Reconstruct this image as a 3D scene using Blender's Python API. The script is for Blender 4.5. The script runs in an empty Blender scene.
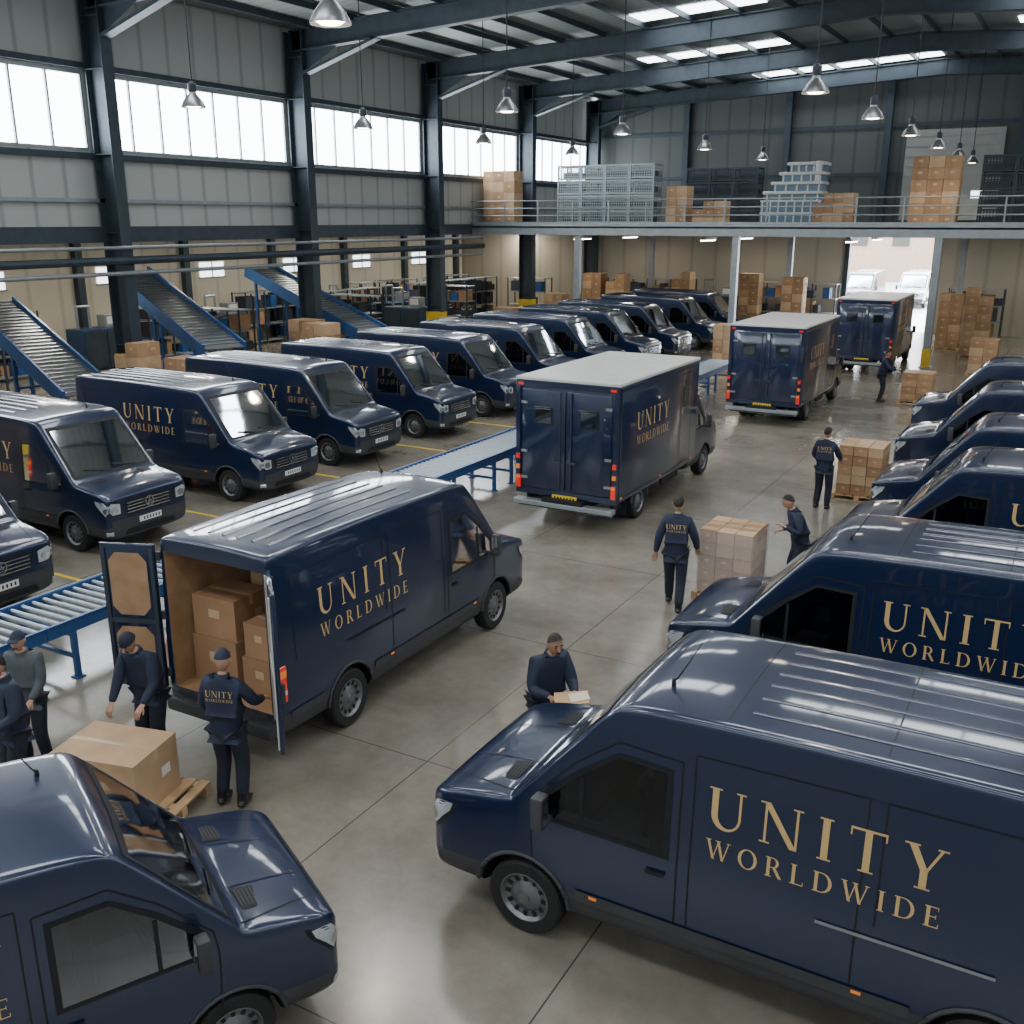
import bpy, bmesh, math, random
from mathutils import Vector, Matrix
from mathutils.bvhtree import BVHTree
random.seed(7)
COL=bpy.context.scene.collection
V=Vector
# ---------------------------------------------------------------- materials
MATS={}
def mat(name,c,rough=.5,metal=0,var=0,scale=3,coat=0,emit=None,es=0,bump=0,spec=None,cr=.04):
    if name in MATS: return MATS[name]
    m=bpy.data.materials.new(name); m.use_nodes=True; nt=m.node_tree
    b=nt.nodes['Principled BSDF']
    b.inputs['Base Color'].default_value=(*c,1); b.inputs['Roughness'].default_value=rough
    b.inputs['Metallic'].default_value=metal
    if coat: b.inputs['Coat Weight'].default_value=coat; b.inputs['Coat Roughness'].default_value=cr
    if spec is not None: b.inputs['Specular IOR Level'].default_value=spec
    if emit: b.inputs['Emission Color'].default_value=(*emit,1); b.inputs['Emission Strength'].default_value=es
    if var or bump:
        tc=nt.nodes.new('ShaderNodeTexCoord'); n=nt.nodes.new('ShaderNodeTexNoise'); n.inputs['Scale'].default_value=scale; n.inputs['Detail'].default_value=4
        nt.links.new(tc.outputs['Object'],n.inputs['Vector'])
        if var:
            r=nt.nodes.new('ShaderNodeValToRGB'); r.color_ramp.elements[0].position=.3; r.color_ramp.elements[1].position=.7
            r.color_ramp.elements[0].color=(*[x*(1-var) for x in c],1); r.color_ramp.elements[1].color=(*[min(1,x*(1+var)) for x in c],1)
            nt.links.new(n.outputs['Fac'],r.inputs['Fac']); nt.links.new(r.outputs['Color'],b.inputs['Base Color'])
        if bump:
            bp=nt.nodes.new('ShaderNodeBump'); bp.inputs['Strength'].default_value=bump; bp.inputs['Distance'].default_value=.02
            nt.links.new(n.outputs['Fac'],bp.inputs['Height']); nt.links.new(bp.outputs['Normal'],b.inputs['Normal'])
    MATS[name]=m; return m
NAVY=mat('navy_paint',(.006,.017,.056),.28,.2,coat=1,cr=.055)
SEAM=mat('seam_black',(.004,.006,.01),.6)
PLAST=mat('grey_black_plastic',(.04,.042,.047),.55,var=.15)
CABIN=mat('cabin_trim',(.02,.022,.026),.7,var=.2)
def clear_glass():
    m=bpy.data.materials.new('tinted_glass'); m.use_nodes=True; nt=m.node_tree; nt.nodes.clear(); N=nt.nodes.new
    o=N('ShaderNodeOutputMaterial'); mx=N('ShaderNodeMixShader'); t=N('ShaderNodeBsdfTransparent'); t.inputs[0].default_value=(.18,.21,.23,1); g=N('ShaderNodeBsdfGlossy'); g.inputs['Roughness'].default_value=.05; g.inputs[0].default_value=(.9,.94,1,1)
    f=N('ShaderNodeFresnel'); f.inputs[0].default_value=1.6; nt.links.new(f.outputs[0],mx.inputs[0]); nt.links.new(t.outputs[0],mx.inputs[1]); nt.links.new(g.outputs[0],mx.inputs[2]); nt.links.new(mx.outputs[0],o.inputs[0]); return m
CGLASS=clear_glass()
GLASS=mat('dark_glass',(.012,.016,.02),.04,coat=1,spec=.8)
GOLD=mat('gold_lettering',(.66,.45,.20),.4,.2)
CHROME=mat('chrome',(.75,.77,.8),.15,1)
SILV=mat('steel_wheel',(.2,.205,.215),.42,.8)
RUB=mat('tyre_rubber',(.012,.012,.013),.75,bump=.2,scale=40)
LENS=mat('headlight_lens',(.5,.55,.6),.06,.3,coat=1)
RED=mat('red_lens',(.6,.015,.01),.2,coat=1,emit=(1,.05,.02),es=.25)
AMB=mat('amber_lens',(.8,.2,.02),.2,coat=1,emit=(1,.3,.05),es=.2)
PLW=mat('plate_white',(.75,.75,.72),.4); PLY=mat('plate_yellow',(.8,.55,.03),.4)
PLYW=mat('plywood',(.36,.22,.12),.6,var=.2,scale=4)
WHITE=mat('white_panel',(.62,.62,.6),.35,var=.06)
CARD=mat('cardboard',(.40,.24,.125),.75,var=.14,scale=2.5)
CARD2=mat('cardboard_light',(.50,.33,.19),.75,var=.14,scale=2.5)
CARD3=mat('cardboard_dark',(.33,.19,.10),.75,var=.14,scale=2.5)
TAPE=mat('packing_tape',(.55,.4,.24),.25); 
WOOD=mat('pallet_wood',(.5,.33,.18),.75,var=.25,scale=6)
BLUE=mat('blue_steel',(.02,.085,.25),.4,.1,var=.1)
ROLL=mat('roller_steel',(.30,.34,.38),.35,.9)
STEEL=mat('structural_steel',(.04,.058,.075),.5,.3,var=.15)
STEELL=mat('pale_steel',(.3,.33,.35),.4,.5,var=.1)
YEL=mat('safety_yellow',(.7,.47,.03),.5,var=.1)
SKIN=mat('skin_tan',(.42,.24,.16),.5); SKIN2=mat('skin_brown',(.30,.16,.10),.5)
JACK=mat('navy_jacket',(.012,.020,.048),.7,var=.2,scale=8,bump=.3); TROU=mat('dark_trousers',(.010,.014,.03),.75,var=.2,scale=8,bump=.3)
BOOT=mat('black_boot',(.01,.01,.01),.4); HAIR=mat('dark_hair',(.012,.009,.007),.6,bump=.5,scale=60); EYE=mat('eye_dark',(.02,.015,.01),.2)
GREYJ=mat('grey_jacket',(.07,.085,.1),.7,var=.2,scale=8)
PAPER=mat('paper',(.7,.62,.48),.6)
WRAP=mat('stretch_wrap',(.66,.68,.72),.08)
WRAP.node_tree.nodes['Principled BSDF'].inputs['Alpha'].default_value=.3
BELT=mat('conveyor_belt',(.12,.125,.13),.45,.2,var=.1)
GALV=mat('galvanised_wire',(.26,.30,.33),.4,.5)
DARKM=mat('dark_machine',(.03,.04,.055),.5,var=.2)
ALU=mat('lamp_aluminium',(.3,.31,.32),.35,.8)
BULB=mat('lamp_diffuser',(.9,.85,.75),.4,emit=(1,.86,.66),es=20)
# ---------------------------------------------------------------- geometry helpers
class G:
    def __init__(s): s.v=[];s.f=[];s.m=[]
    def quad(s,p,mi=0):
        n=len(s.v); s.v+= [tuple(q) for q in p]; s.f.append(tuple(range(n,n+len(p)))); s.m.append(mi)
    def prism(s,P,a,b,ax,mi=0):
        f=(lambda p,t:(p[0],t,p[1])) if ax=='y' else (lambda p,t:(t,p[0],p[1]))
        n=len(s.v); k=len(P); s.v+=[f(p,a) for p in P]+[f(p,b) for p in P]
        s.f.append(tuple(range(n,n+k))); s.f.append(tuple(range(n+2*k-1,n+k-1,-1))); s.m+=[mi,mi]
        for i in range(k): s.f.append((n+i,n+(i+1)%k,n+k+(i+1)%k,n+k+i)); s.m.append(mi)
    def box(s,c,d,mi=0,rz=0,M=None):
        n=len(s.v); x,y,z=[k/2 for k in d]; ca,sa=math.cos(rz),math.sin(rz)
        for sx,sy,sz in((-1,-1,-1),(1,-1,-1),(1,1,-1),(-1,1,-1),(-1,-1,1),(1,-1,1),(1,1,1),(-1,1,1)):
            px,py=sx*x,sy*y; q=V((c[0]+px*ca-py*sa,c[1]+px*sa+py*ca,c[2]+sz*z))
            if M is not None: q=M@q
            s.v.append(tuple(q))
        for f in((0,3,2,1),(4,5,6,7),(0,1,5,4),(1,2,6,5),(2,3,7,6),(3,0,4,7)):
            s.f.append(tuple(n+i for i in f)); s.m.append(mi)
    def tube(s,pts,rads,n=8,mi=0,ends=True,ell=None):
        pts=[V(p) for p in pts]; k0=len(s.v)
        for i,p in enumerate(pts):
            d=(pts[min(i+1,len(pts)-1)]-pts[max(i-1,0)]).normalized()
            up=V((0,0,1)) if abs(d.z)<.9 else V((0,1,0))
            a=d.cross(up).normalized(); b=a.cross(d).normalized(); r=rads[i] if isinstance(rads,(list,tuple)) else rads
            for j in range(n):
                t=2*math.pi*j/n; e=ell or (1,1)
                s.v.append(tuple(p+a*math.cos(t)*r*e[0]+b*math.sin(t)*r*e[1]))
        for i in range(len(pts)-1):
            for j in range(n):
                s.f.append((k0+i*n+j,k0+i*n+(j+1)%n,k0+(i+1)*n+(j+1)%n,k0+(i+1)*n+j)); s.m.append(mi)
        if ends:
            s.f.append(tuple(k0+j for j in range(n))[::-1]); s.m.append(mi)
            s.f.append(tuple(k0+(len(pts)-1)*n+j for j in range(n))); s.m.append(mi)
    def lathe(s,prof,c=(0,0,0),axis='z',n=24,mi=0):
        k0=len(s.v)
        for r,h in prof:
            for j in range(n):
                t=2*math.pi*j/n; a,b=r*math.cos(t),r*math.sin(t)
                q=(a,b,h) if axis=='z' else (a,h,b)
                s.v.append((q[0]+c[0],q[1]+c[1],q[2]+c[2]))
        for i in range(len(prof)-1):
            for j in range(n):
                s.f.append((k0+i*n+j,k0+i*n+(j+1)%n,k0+(i+1)*n+(j+1)%n,k0+(i+1)*n+j)); s.m.append(mi)
def mesh(name,g,mats,smooth=False,ang=35,bev=0):
    me=bpy.data.meshes.new(name); me.from_pydata(g.v,[],g.f)
    for m in mats: me.materials.append(m)
    me.polygons.foreach_set('material_index',g.m)
    if bev:
        bm=bmesh.new(); bm.from_mesh(me); bmesh.ops.recalc_face_normals(bm,faces=bm.faces[:])
        bmesh.ops.bevel(bm,geom=bm.edges[:],offset=bev,segments=2,affect='EDGES',profile=.5); bm.to_mesh(me); bm.free()
    if smooth:
        me.polygons.foreach_set('use_smooth',[True]*len(me.polygons)); me.set_sharp_from_angle(angle=math.radians(ang))
    me.update(); return me
def ob(name,me,parent=None,loc=(0,0,0),rot=(0,0,0)):
    o=bpy.data.objects.new(name,me); COL.objects.link(o); o.location=loc; o.rotation_euler=rot
    if parent: o.parent=parent
    return o
def part(name,g,mats,parent,**k): return ob(name,mesh(name,g,mats,**k),parent)
def tag(o,label,cat,group=None):
    o['label']=label; o['category']=cat
    if group: o['group']=group
    return o
def thing(name,label,cat,loc=(0,0,0),rz=0,group=None):
    return tag(ob(name,None,None,loc,(0,0,rz)),label,cat,group)
def struct(o): o['kind']='structure'; return o
def clone(o,loc=None,rz=None,parent=None,label=None):
    c=o.copy(); COL.objects.link(c)
    if parent is not None: c.parent=parent
    if loc is not None: c.location=loc
    if rz is not None: c.rotation_euler=(0,0,rz)
    if label: c['label']=label
    for k in list(o.children): clone(k,parent=c)
    return c
def evalmesh(o):
    dg=bpy.context.evaluated_depsgraph_get(); dg.update()
    me=bpy.data.meshes.new_from_object(o.evaluated_get(dg)); return me
def kill(*os):
    for o in os: bpy.data.objects.remove(o,do_unlink=True)
# ---------------------------------------------------------------- serif lettering
def letter(ch):
    T,t,s,k=.15,.055,.07,.04; R=lambda a,b,c,d:[(a,b),(c,b),(c,d),(a,d)]; P=[]
    def ring(c1,r1,c2,r2,a0,a1,n=14):
        for i in range(n):
            A=math.radians(a0+(a1-a0)*i/n);B=math.radians(a0+(a1-a0)*(i+1)/n)
            o=lambda c,r,x:(c[0]+r[0]*math.cos(x),c[1]+r[1]*math.sin(x))
            P.append([o(c1,r1,A),o(c1,r1,B),o(c2,r2,B),o(c2,r2,A)])
    def dg(x0,y0,x1,y1,w): P.append([(x0,y0),(x0+w,y0),(x1+w,y1),(x1,y1)])
    if ch=='I': P+=[R(.07,0,.07+T,1),R(0,0,.29,k),R(0,1-k,.29,1)];w=.29
    elif ch=='U':
        P+=[R(.07,.34,.22,1),R(.7,.34,.755,1),R(0,1-k,.29,1),R(.62,1-k,.84,1)]; ring((.4125,.35),(.3425,.37),(.46,.36),(.24,.31),180,360);w=.84
    elif ch=='N':
        P+=[R(.09,0,.145,1),R(.78,0,.835,1),R(0,0,.23,k),R(.7,1-k,.92,1),R(-.02,1-k,.16,1)]; dg(.68,0,.04,1,.155);w=.92
    elif ch=='T': P+=[R(.3,0,.45,1),R(.22,0,.53,k),R(.02,.945,.73,1),R(0,.8,.035,1),R(.715,.8,.75,1)];w=.75
    elif ch=='Y':
        dg(.33,.42,.05,1,.16);dg(.42,.42,.70,1,.06);P+=[R(.33,0,.48,.46),R(.25,0,.56,k),R(-.02,1-k,.28,1),R(.62,1-k,.84,1)];w=.82
    elif ch=='W':
        dg(.32,0,.05,1,.13);dg(.34,0,.60,1,.05);dg(.78,0,.52,1,.13);dg(.82,0,1.08,1,.05);P+=[R(-.02,1-k,.26,1),R(.46,1-k,.72,1),R(1.0,1-k,1.2,1)];w=1.18
    elif ch=='O': ring((.45,.5),(.45,.52),(.45,.5),(.30,.465),0,360,24);w=.9
    elif ch=='L': P+=[R(.07,0,.22,1),R(0,1-k,.29,1),R(0,0,.6,.055),R(.565,0,.6,.2)];w=.62
    elif ch=='E': P+=[R(.07,0,.22,1),R(0,1-.055,.56,1),R(0,0,.6,.055),R(.2,.49,.48,.54),R(.53,.82,.56,1),R(.565,0,.6,.2),R(.45,.42,.48,.62)];w=.62
    elif ch=='D': P+=[R(.07,0,.22,1),R(0,0,.4,.05),R(0,.95,.4,1)];ring((.38,.5),(.46,.5),(.38,.5),(.31,.45),-90,90);w=.84
    elif ch=='R': P+=[R(.07,0,.22,1),R(0,0,.3,k),R(0,.95,.36,1),R(.2,.47,.36,.52)];ring((.34,.735),(.27,.265),(.34,.735),(.14,.215),-90,90);dg(.62,0,.33,.48,.16);w=.76
    else: return [],.3
    return P,w
def text_polys(s,h,W):
    L=[letter(c) for c in s]; tot=sum(w for _,w in L)*h; gap=(W-tot)/max(1,len(s)-1); x=0; out=[]
    for P,w in L:
        out+=[[(x+a*h,b*h) for a,b in q] for q in P]; x+=w*h+gap
    return out
def sign(x0,zb,W,h1,h2,gap):
    P=[[(x0+a,zb+b) for a,b in q] for q in text_polys('UNITY',h1,W)]
    P+=[[(x0+a,zb-gap-h2+b) for a,b in q] for q in text_polys('WORLDWIDE',h2,W)]
    return P
def pr(bvh,p,d,off):
    l,n,_,_=bvh.ray_cast(p,d)
    if l is None:
        l,n,_,_=bvh.find_nearest(p+d*2.0); 
    if n.dot(d)>0: n=-n
    return l+n*off
def sub(o,mx=.1):
    r=[]
    for i in range(len(o)):
        a,b=V(o[i]),V(o[(i+1)%len(o)]); k=max(1,int((b-a).length/mx)+0)
        for j in range(k): r.append(a.lerp(b,j/k))
    return r
def patch(g,bvh,out,O,u,v,d,off,mi=0,rings=4):
    o=sub(out); c=sum(o,V((0,0)))/len(o); n=len(o); k0=len(g.v); O,u,v,d=V(O),V(u),V(v),V(d)
    for k in range(rings):
        s=1-k/rings
        for q in o:
            w=c+(q-c)*s; g.v.append(tuple(pr(bvh,O+u*w.x+v*w.y,d,off)))
    g.v.append(tuple(pr(bvh,O+u*c.x+v*c.y,d,off)))
    for k in range(rings-1):
        for j in range(n):
            g.f.append((k0+k*n+j,k0+k*n+(j+1)%n,k0+(k+1)*n+(j+1)%n,k0+(k+1)*n+j)); g.m.append(mi)
    for j in range(n): g.f.append((k0+(rings-1)*n+j,k0+(rings-1)*n+(j+1)%n,k0+rings*n)); g.m.append(mi)
def frame(g,bvh,A,B,O,u,v,d,off,mi=0):
    O,u,v,d=V(O),V(u),V(v),V(d); m=len(A); k0=len(g.v); n=0
    for i in range(m):
        a,b,c,e=V(A[i]),V(A[(i+1)%m]),V(B[i]),V(B[(i+1)%m]); k=max(1,int((b-a).length/.1))
        for j in range(k):
            for q in (a.lerp(b,j/k),c.lerp(e,j/k)): g.v.append(tuple(pr(bvh,O+u*q.x+v*q.y,d,off)))
            n+=1
    for j in range(n): i=(j+1)%n; g.f.append((k0+2*j,k0+2*j+1,k0+2*i+1,k0+2*i)); g.m.append(mi)
def strip(g,bvh,pts,w,O,u,v,d,off,mi=0,mx=.12):
    O,u,v,d=V(O),V(u),V(v),V(d)
    for i in range(len(pts)-1):
        a,b=V(pts[i]),V(pts[i+1]); k=max(1,int((b-a).length/mx)); t=(b-a).normalized(); nn=V((-t.y,t.x))*w/2
        k0=len(g.v)
        for j in range(k+1):
            c=a.lerp(b,j/k)
            for q in (c+nn,c-nn): g.v.append(tuple(pr(bvh,O+u*q.x+v*q.y,d,off)))
        for j in range(k): g.f.append((k0+2*j,k0+2*j+1,k0+2*j+3,k0+2*j+2)); g.m.append(mi)
def ptext(g,bvh,polys,O,u,v,d,off,mi=0):
    O,u,v,d=V(O),V(u),V(v),V(d)
    for q in polys:
        g.quad([pr(bvh,O+u*(a)+v*b,d,off) for a,b in q],mi)
# ---------------------------------------------------------------- van
def ring(x,zb,zt,w,r,cr):
    belt=min(1.12,zt-r-.08); wt=w-.06*(zt-r-belt)
    h=[(0,zb),(w*.9,zb),(w,zb+.12),(w,(zb+.12+belt)/2),(w,belt),((w+wt)/2,(belt+zt-r)/2),(wt,zt-r),(wt-.008,zt-.008),(wt-r,zt),((wt-r)/2,zt+cr*.75),(0,zt+cr)]
    return [(x,y,z) for y,z in h]+[(x,-y,z) for y,z in h[-2:0:-1]]
def loft(st):
    g=G(); R=[ring(*s) for s in st]; n=len(R[0])
    for r in R: g.v+=r
    for i in range(len(R)-1):
        for j in range(n): g.f.append((i*n+j,i*n+(j+1)%n,(i+1)*n+(j+1)%n,(i+1)*n+j)); g.m.append(0)
    g.f.append(tuple(range(n))[::-1]); g.f.append(tuple((len(R)-1)*n+j for j in range(n))); g.m+=[0,0]
    return g
HOOD=[(0.0,.38,1.07,.86,.06,.01),(.010,.33,1.10,.89,.07,.015),(.06,.30,1.15,.955,.08,.02),(.22,.30,1.21,.985,.08,.03),(.62,.30,1.28,.988,.08,.035),(.84,.30,1.31,.99,.08,.035),(.88,.30,1.37,.99,.08,.035),(1.28,.30,1.84,.99,.08,.035),(1.64,.30,2.25,.985,.08,.035)]
VAN=HOOD+[(1.74,.30,2.35,.985,.08,.035),(1.86,.30,2.395,.985,.09,.035),(2.3,.30,2.42,.985,.09,.03),(3.1,.30,2.44,.985,.09,.025),(4.3,.30,2.455,.985,.09,.025),(5.5,.32,2.45,.98,.09,.025),(5.81,.34,2.44,.975,.09,.025),(5.87,.36,2.425,.965,.09,.02),(5.88,.38,2.41,.955,.09,.02)]
CAB=HOOD+[(1.76,.30,2.30,.985,.09,.03),(2.1,.30,2.33,.985,.09,.03),(2.2,.30,2.33,.985,.09,.03)]
WX=(.97,4.6)
WSO=[(-.88,1.38),(.88,1.38),(.86,1.8),(.82,2.26),(-.82,2.26),(-.86,1.8)]
WSI=[(-.82,1.42),(.82,1.42),(.80,1.8),(.76,2.20),(-.76,2.20),(-.80,1.8)]
SWO=[(1.10,1.22),(2.26,1.20),(2.26,1.97),(1.80,1.99),(1.46,1.75),(1.12,1.44)]
SWI=[(1.16,1.26),(2.21,1.24),(2.21,1.93),(1.81,1.95),(1.49,1.71),(1.17,1.41)]
def make_body(st,wx,cavity=False):
    g=loft(st); me=mesh('b',g,[NAVY]); o=ob('tmp',me)
    m=o.modifiers.new('s','SUBSURF'); m.levels=2; m.render_levels=2
    me2=evalmesh(o); kill(o)
    bm=bmesh.new(); bm.from_mesh(me2); bmesh.ops.recalc_face_normals(bm,faces=bm.faces[:]); bm.to_mesh(me2); bm.free()
    bv=bvh_of(me2)
    o=ob('tmp',me2); cuts=[]
    def cutter(c):
        cm=mesh('c',c,[]); bm=bmesh.new(); bm.from_mesh(cm); bmesh.ops.remove_doubles(bm,verts=bm.verts[:],dist=1e-4); bmesh.ops.recalc_face_normals(bm,faces=bm.faces[:]); bm.to_mesh(cm); bm.free(); cuts.append(ob('c',cm))
    for x in wx:
        for s in(1,-1):
            c=G(); c.lathe([(0,0),(.43,0),(.43,.6),(0,.6)],(x,.66 if s>0 else -1.26,.36),'y',28); cutter(c)
    if cavity: c=G(); c.box((4.4,0,1.46),(3.4,1.68,1.62)); cutter(c)
    c=G(); c.prism([(1.0,.83),(2.12,.83),(2.12,2.16),(1.72,2.16),(1.0,1.44)],-.84,.84,'y'); cutter(c)
    c=G(); c.prism(WSI,-1,1.65,'x'); cutter(c)
    WC=[(min(x,2.10),z) for x,z in SWI]
    for s in(1,-1): c=G(); c.prism(WC,s*.6,s*1.3,'y'); cutter(c)
    for c in cuts:
        b=o.modifiers.new('x','BOOLEAN'); b.operation='DIFFERENCE'; b.object=c; b.solver='EXACT'
    me3=evalmesh(o); kill(o,*cuts)
    me3.materials.clear()
    for m in (NAVY,PLAST,SEAM,PLYW,CABIN): me3.materials.append(m)
    for p in me3.polygons:
        c=p.center; mi=0
        if c.z<.60: mi=1
        for x in wx:
            if abs(math.hypot(c.x-x,c.z-.36)-.43)<.02 and abs(p.normal.y)<.5: mi=2
            if abs(abs(c.y)-.66)<.01 and math.hypot(c.x-x,c.z-.36)<.44: mi=2
        if cavity and c.x>2.65 and abs(c.y)<.85 and .64<c.z<2.28 and c.x<5.8: mi=3
        if .99<c.x<2.13 and abs(c.y)<.845 and .82<c.z<min(2.17,1.45+1.0*(c.x-1)): mi=4
        p.material_index=mi
    me3.polygons.foreach_set('use_smooth',[True]*len(me3.polygons)); me3.set_sharp_from_angle(angle=math.radians(38))
    return me3,bv
def bvh_of(me): return BVHTree.FromPolygons([v.co.copy() for v in me.vertices],[tuple(p.vertices) for p in me.polygons])
FR=((-3,0,0),(0,1,0),(0,0,1),(1,0,0)); TOP=((0,0,5),(1,0,0),(0,1,0),(0,0,-1))
def SD(s): return ((0,3*s,0),(1,0,0),(0,0,1),(0,-s,0))
def wheel(parent,x,y,s):
    w=ob('wheel',None,parent,(x,y,.36))
    g=G(); g.lathe([(.22,-.11),(.33,-.12),(.352,-.10),(.36,-.06),(.36,.06),(.352,.10),(.33,.12),(.22,.11),(.21,.0),(.22,-.11)],(0,0,0),'y',32)
    part('tyre',g,[RUB],w,smooth=True)
    g=G(); g.lathe([(.235,.115),(.225,.118),(.2,.085),(.15,.075),(.10,.10),(.06,.115),(.055,.13),(0,.13)],(0,0,0),'y',32)
    g.lathe([(.225,.118),(.22,-.1)],(0,0,0),'y',32)
    for i in range(12):
        a=math.pi*2*i/12; g.box((0,.085,.175),(.035,.012,.045),1,M=Matrix.Rotation(a,4,'Y'))
    if s<0: g.v=[(a,-b,c) for a,b,c in g.v]
    part('wheel_rim',g,[SILV,SEAM],w,smooth=True)
def front_parts(T,bv):
    g=G(); frame(g,bv,WSO,WSI,*FR,.004,0); part('windshield_frame',g,[SEAM],T,smooth=True)
    g=G(); patch(g,bv,[(a*1.01,b) for a,b in WSI],*FR,.003,0); part('windshield',g,[CGLASS],T,smooth=True)
    for y0,y1 in((-.55,-.02),(.08,.6)):
        g=G(); strip(g,bv,[(y0,1.41),(y1,1.50)],.025,*FR,.02,0); part('windshield_wiper',g,[SEAM],T)
    g=G(); patch(g,bv,[(-.48,.74),(.48,.74),(.60,.98),(.46,1.05),(-.46,1.05),(-.60,.98)],*FR,.006,0)
    for z in(.79,.85,.91,.97): strip(g,bv,[(-.5,z),(.5,z)],.018,*FR,.014,1)
    part('grille',g,[SEAM,CHROME],T,smooth=True)
    g=G(); n=24; ez=.91
    for i in range(n):
        a,b=2*math.pi*i/n,2*math.pi*(i+1)/n; f=lambda r,t:(-.035,r*math.cos(t),ez+r*math.sin(t)); g.quad([f(.1,a),f(.1,b),f(.085,b),f(.085,a)])
    for k in range(3):
        t=math.radians(90+120*k); g.quad([(-.035,.09*math.cos(t),ez+.09*math.sin(t)),(-.035,.015*math.cos(t+1.6),ez+.015*math.sin(t+1.6)),(-.035,.015*math.cos(t-1.6),ez+.015*math.sin(t-1.6))])
    part('emblem',g,[CHROME],T)
    g=G(); patch(g,bv,[(-.6,.38),(.6,.38),(.55,.48),(-.55,.48)],*FR,.012,0); part('air_intake',g,[SEAM],T,smooth=True)
    g=G(); patch(g,bv,[(-.86,.50),(.86,.50),(.86,.69),(-.86,.69)],*FR,.008,0); part('bumper_trim',g,[PLAST],T,smooth=True)
    g=G(); patch(g,bv,[(-.26,.55),(.26,.55),(.26,.66),(-.26,.66)],*FR,.02,0)
    for i in range(6): strip(g,bv,[(-.2+i*.07,.575),(-.2+i*.07,.635)],.03,*FR,.024,1)
    part('license_plate',g,[PLW,SEAM],T)
    for s in(1,-1):
        d=V((1,-.75*s,0)).normalized(); u=V((.75,s,0)).normalized() ; c=V((.06,.87*s,0))
        g=G(); O=c-d*2; patch(g,bv,[(-.24,.78),(.08,.79),(.22,1.0),(.25,1.11),(.08,1.09),(-.24,1.02)],O,u,(0,0,1),d,.004,1); patch(g,bv,[(-.21,.805),(.06,.81),(.19,1.0),(.21,1.08),(.08,1.065),(-.21,.995)],O,u,(0,0,1),d,.008,0)
        for cx_,r_ in((-.11,.065),(.03,.055)):
            patch(g,bv,[(cx_+r_*math.cos(t*math.pi/5),.90+r_*math.sin(t*math.pi/5)) for t in range(10)],O,u,(0,0,1),d,.012,2,rings=2)
        part('headlight',g,[LENS,SEAM,CHROME],T,smooth=True)
        g=G(); patch(g,bv,[(-.05,.42),(.07,.42),(.07,.50),(-.05,.50)],O,u,(0,0,1),d,.012,0); part('fog_light',g,[LENS],T)
        S=SD(s); g=G()
        frame(g,bv,SWO,SWI,*S,.005,0); strip(g,bv,[(1.50,1.24),(1.50,1.70)],.035,*S,.008,0); part('window_frame',g,[SEAM],T)
        g=G(); patch(g,bv,SWI,*S,.003,0); part('side_window',g,[CGLASS],T,smooth=True)
        g=G(); patch(g,bv,[(2.08,1.04),(2.24,1.04),(2.24,1.08),(2.08,1.08)],*S,.02,0,rings=1); part('door_handle',g,[SEAM],T)
        g=G(); strip(g,bv,[(1.06,.60),(1.06,.68),(1.04,1.2),(1.07,1.42),(1.44,1.81),(1.80,2.08),(2.33,2.05),(2.33,.60)],.014,*S,.004,0)
        part('door_seam',g,[SEAM],T)
        g=G(); g.box((1.23,s*1.05,1.26),(.05,.14,.05)); g.box((1.20,s*1.13,1.38),(.11,.14,.30)); m=mesh('side_mirror',g,[PLAST],bev=.02,smooth=True); mo=ob('side_mirror',m,T)
        g=G(); g.quad([(1.257,s*1.08,1.26),(1.257,s*1.18,1.26),(1.257,s*1.18,1.51),(1.257,s*1.08,1.51)]); part('mirror_glass',g,[CHROME],mo)
        g=G(); patch(g,bv,[(.58,s*.40),(.78,s*.40),(.74,s*.70),(.62,s*.68)],*TOP,.006,0)
        for i in range(5): strip(g,bv,[(.615+i*.033,s*.43),(.615+i*.033,s*.66)],.012,*TOP,.014,1)
        part('hood_vent',g,[SEAM,PLAST],T,smooth=True)
        g=G(); g.box((1.78,s*.45,1.0),(.5,.5,.22)); g.box((2.0,s*.45,1.38),(.14,.48,.66)); g.box((2.0,s*.45,1.80),(.10,.26,.20)); ob('seat',mesh('seat',g,[DARKM],bev=.03,smooth=True),T)
    g=G(); g.prism([(1.02,.84),(1.4,.84),(1.42,1.12),(1.2,1.28),(1.02,1.30)],-.83,.83,'y'); part('dashboard',g,[CABIN],T)
    g=G(); n=20; M=Matrix.Translation((1.5,.45,1.26))@Matrix.Rotation(math.radians(-62),4,'Y'); g.tube([M@V((.19*math.cos(2*math.pi*i/n),.19*math.sin(2*math.pi*i/n),0)) for i in range(n+1)],.018,8); g.box((0,0,0),(.36,.03,.02),0,M=M); part('steering_wheel',g,[SEAM],T)
    g=G(); strip(g,bv,[(.10,.66),(.82,.86)],.014,*TOP,.004); strip(g,bv,[(.10,-.66),(.82,-.86)],.014,*TOP,.004); strip(g,bv,[(.07,-.64),(.07,.64)],.014,*TOP,.004)
    for s in(1,-1): strip(g,bv,[(.14,s*.30),(.80,s*.36)],.02,*TOP,.008,1)
    part('hood_seam',g,[SEAM,NAVY],T)
def lettering(T,bv,sides,x0,W,z,h1,h2,gap,mats=[GOLD]):
    for s in sides:
        O,u,v,d=SD(s); P=sign(0,z,W,h1,h2,gap); g=G()
        if s<0: ptext(g,bv,[[(x0+a,b) for a,b in q] for q in P],O,u,v,d,.006)
        else: ptext(g,bv,[[(x0+W-a,b) for a,b in q] for q in P],O,u,v,d,.006)
        part('lettering',g,mats,T)
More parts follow.
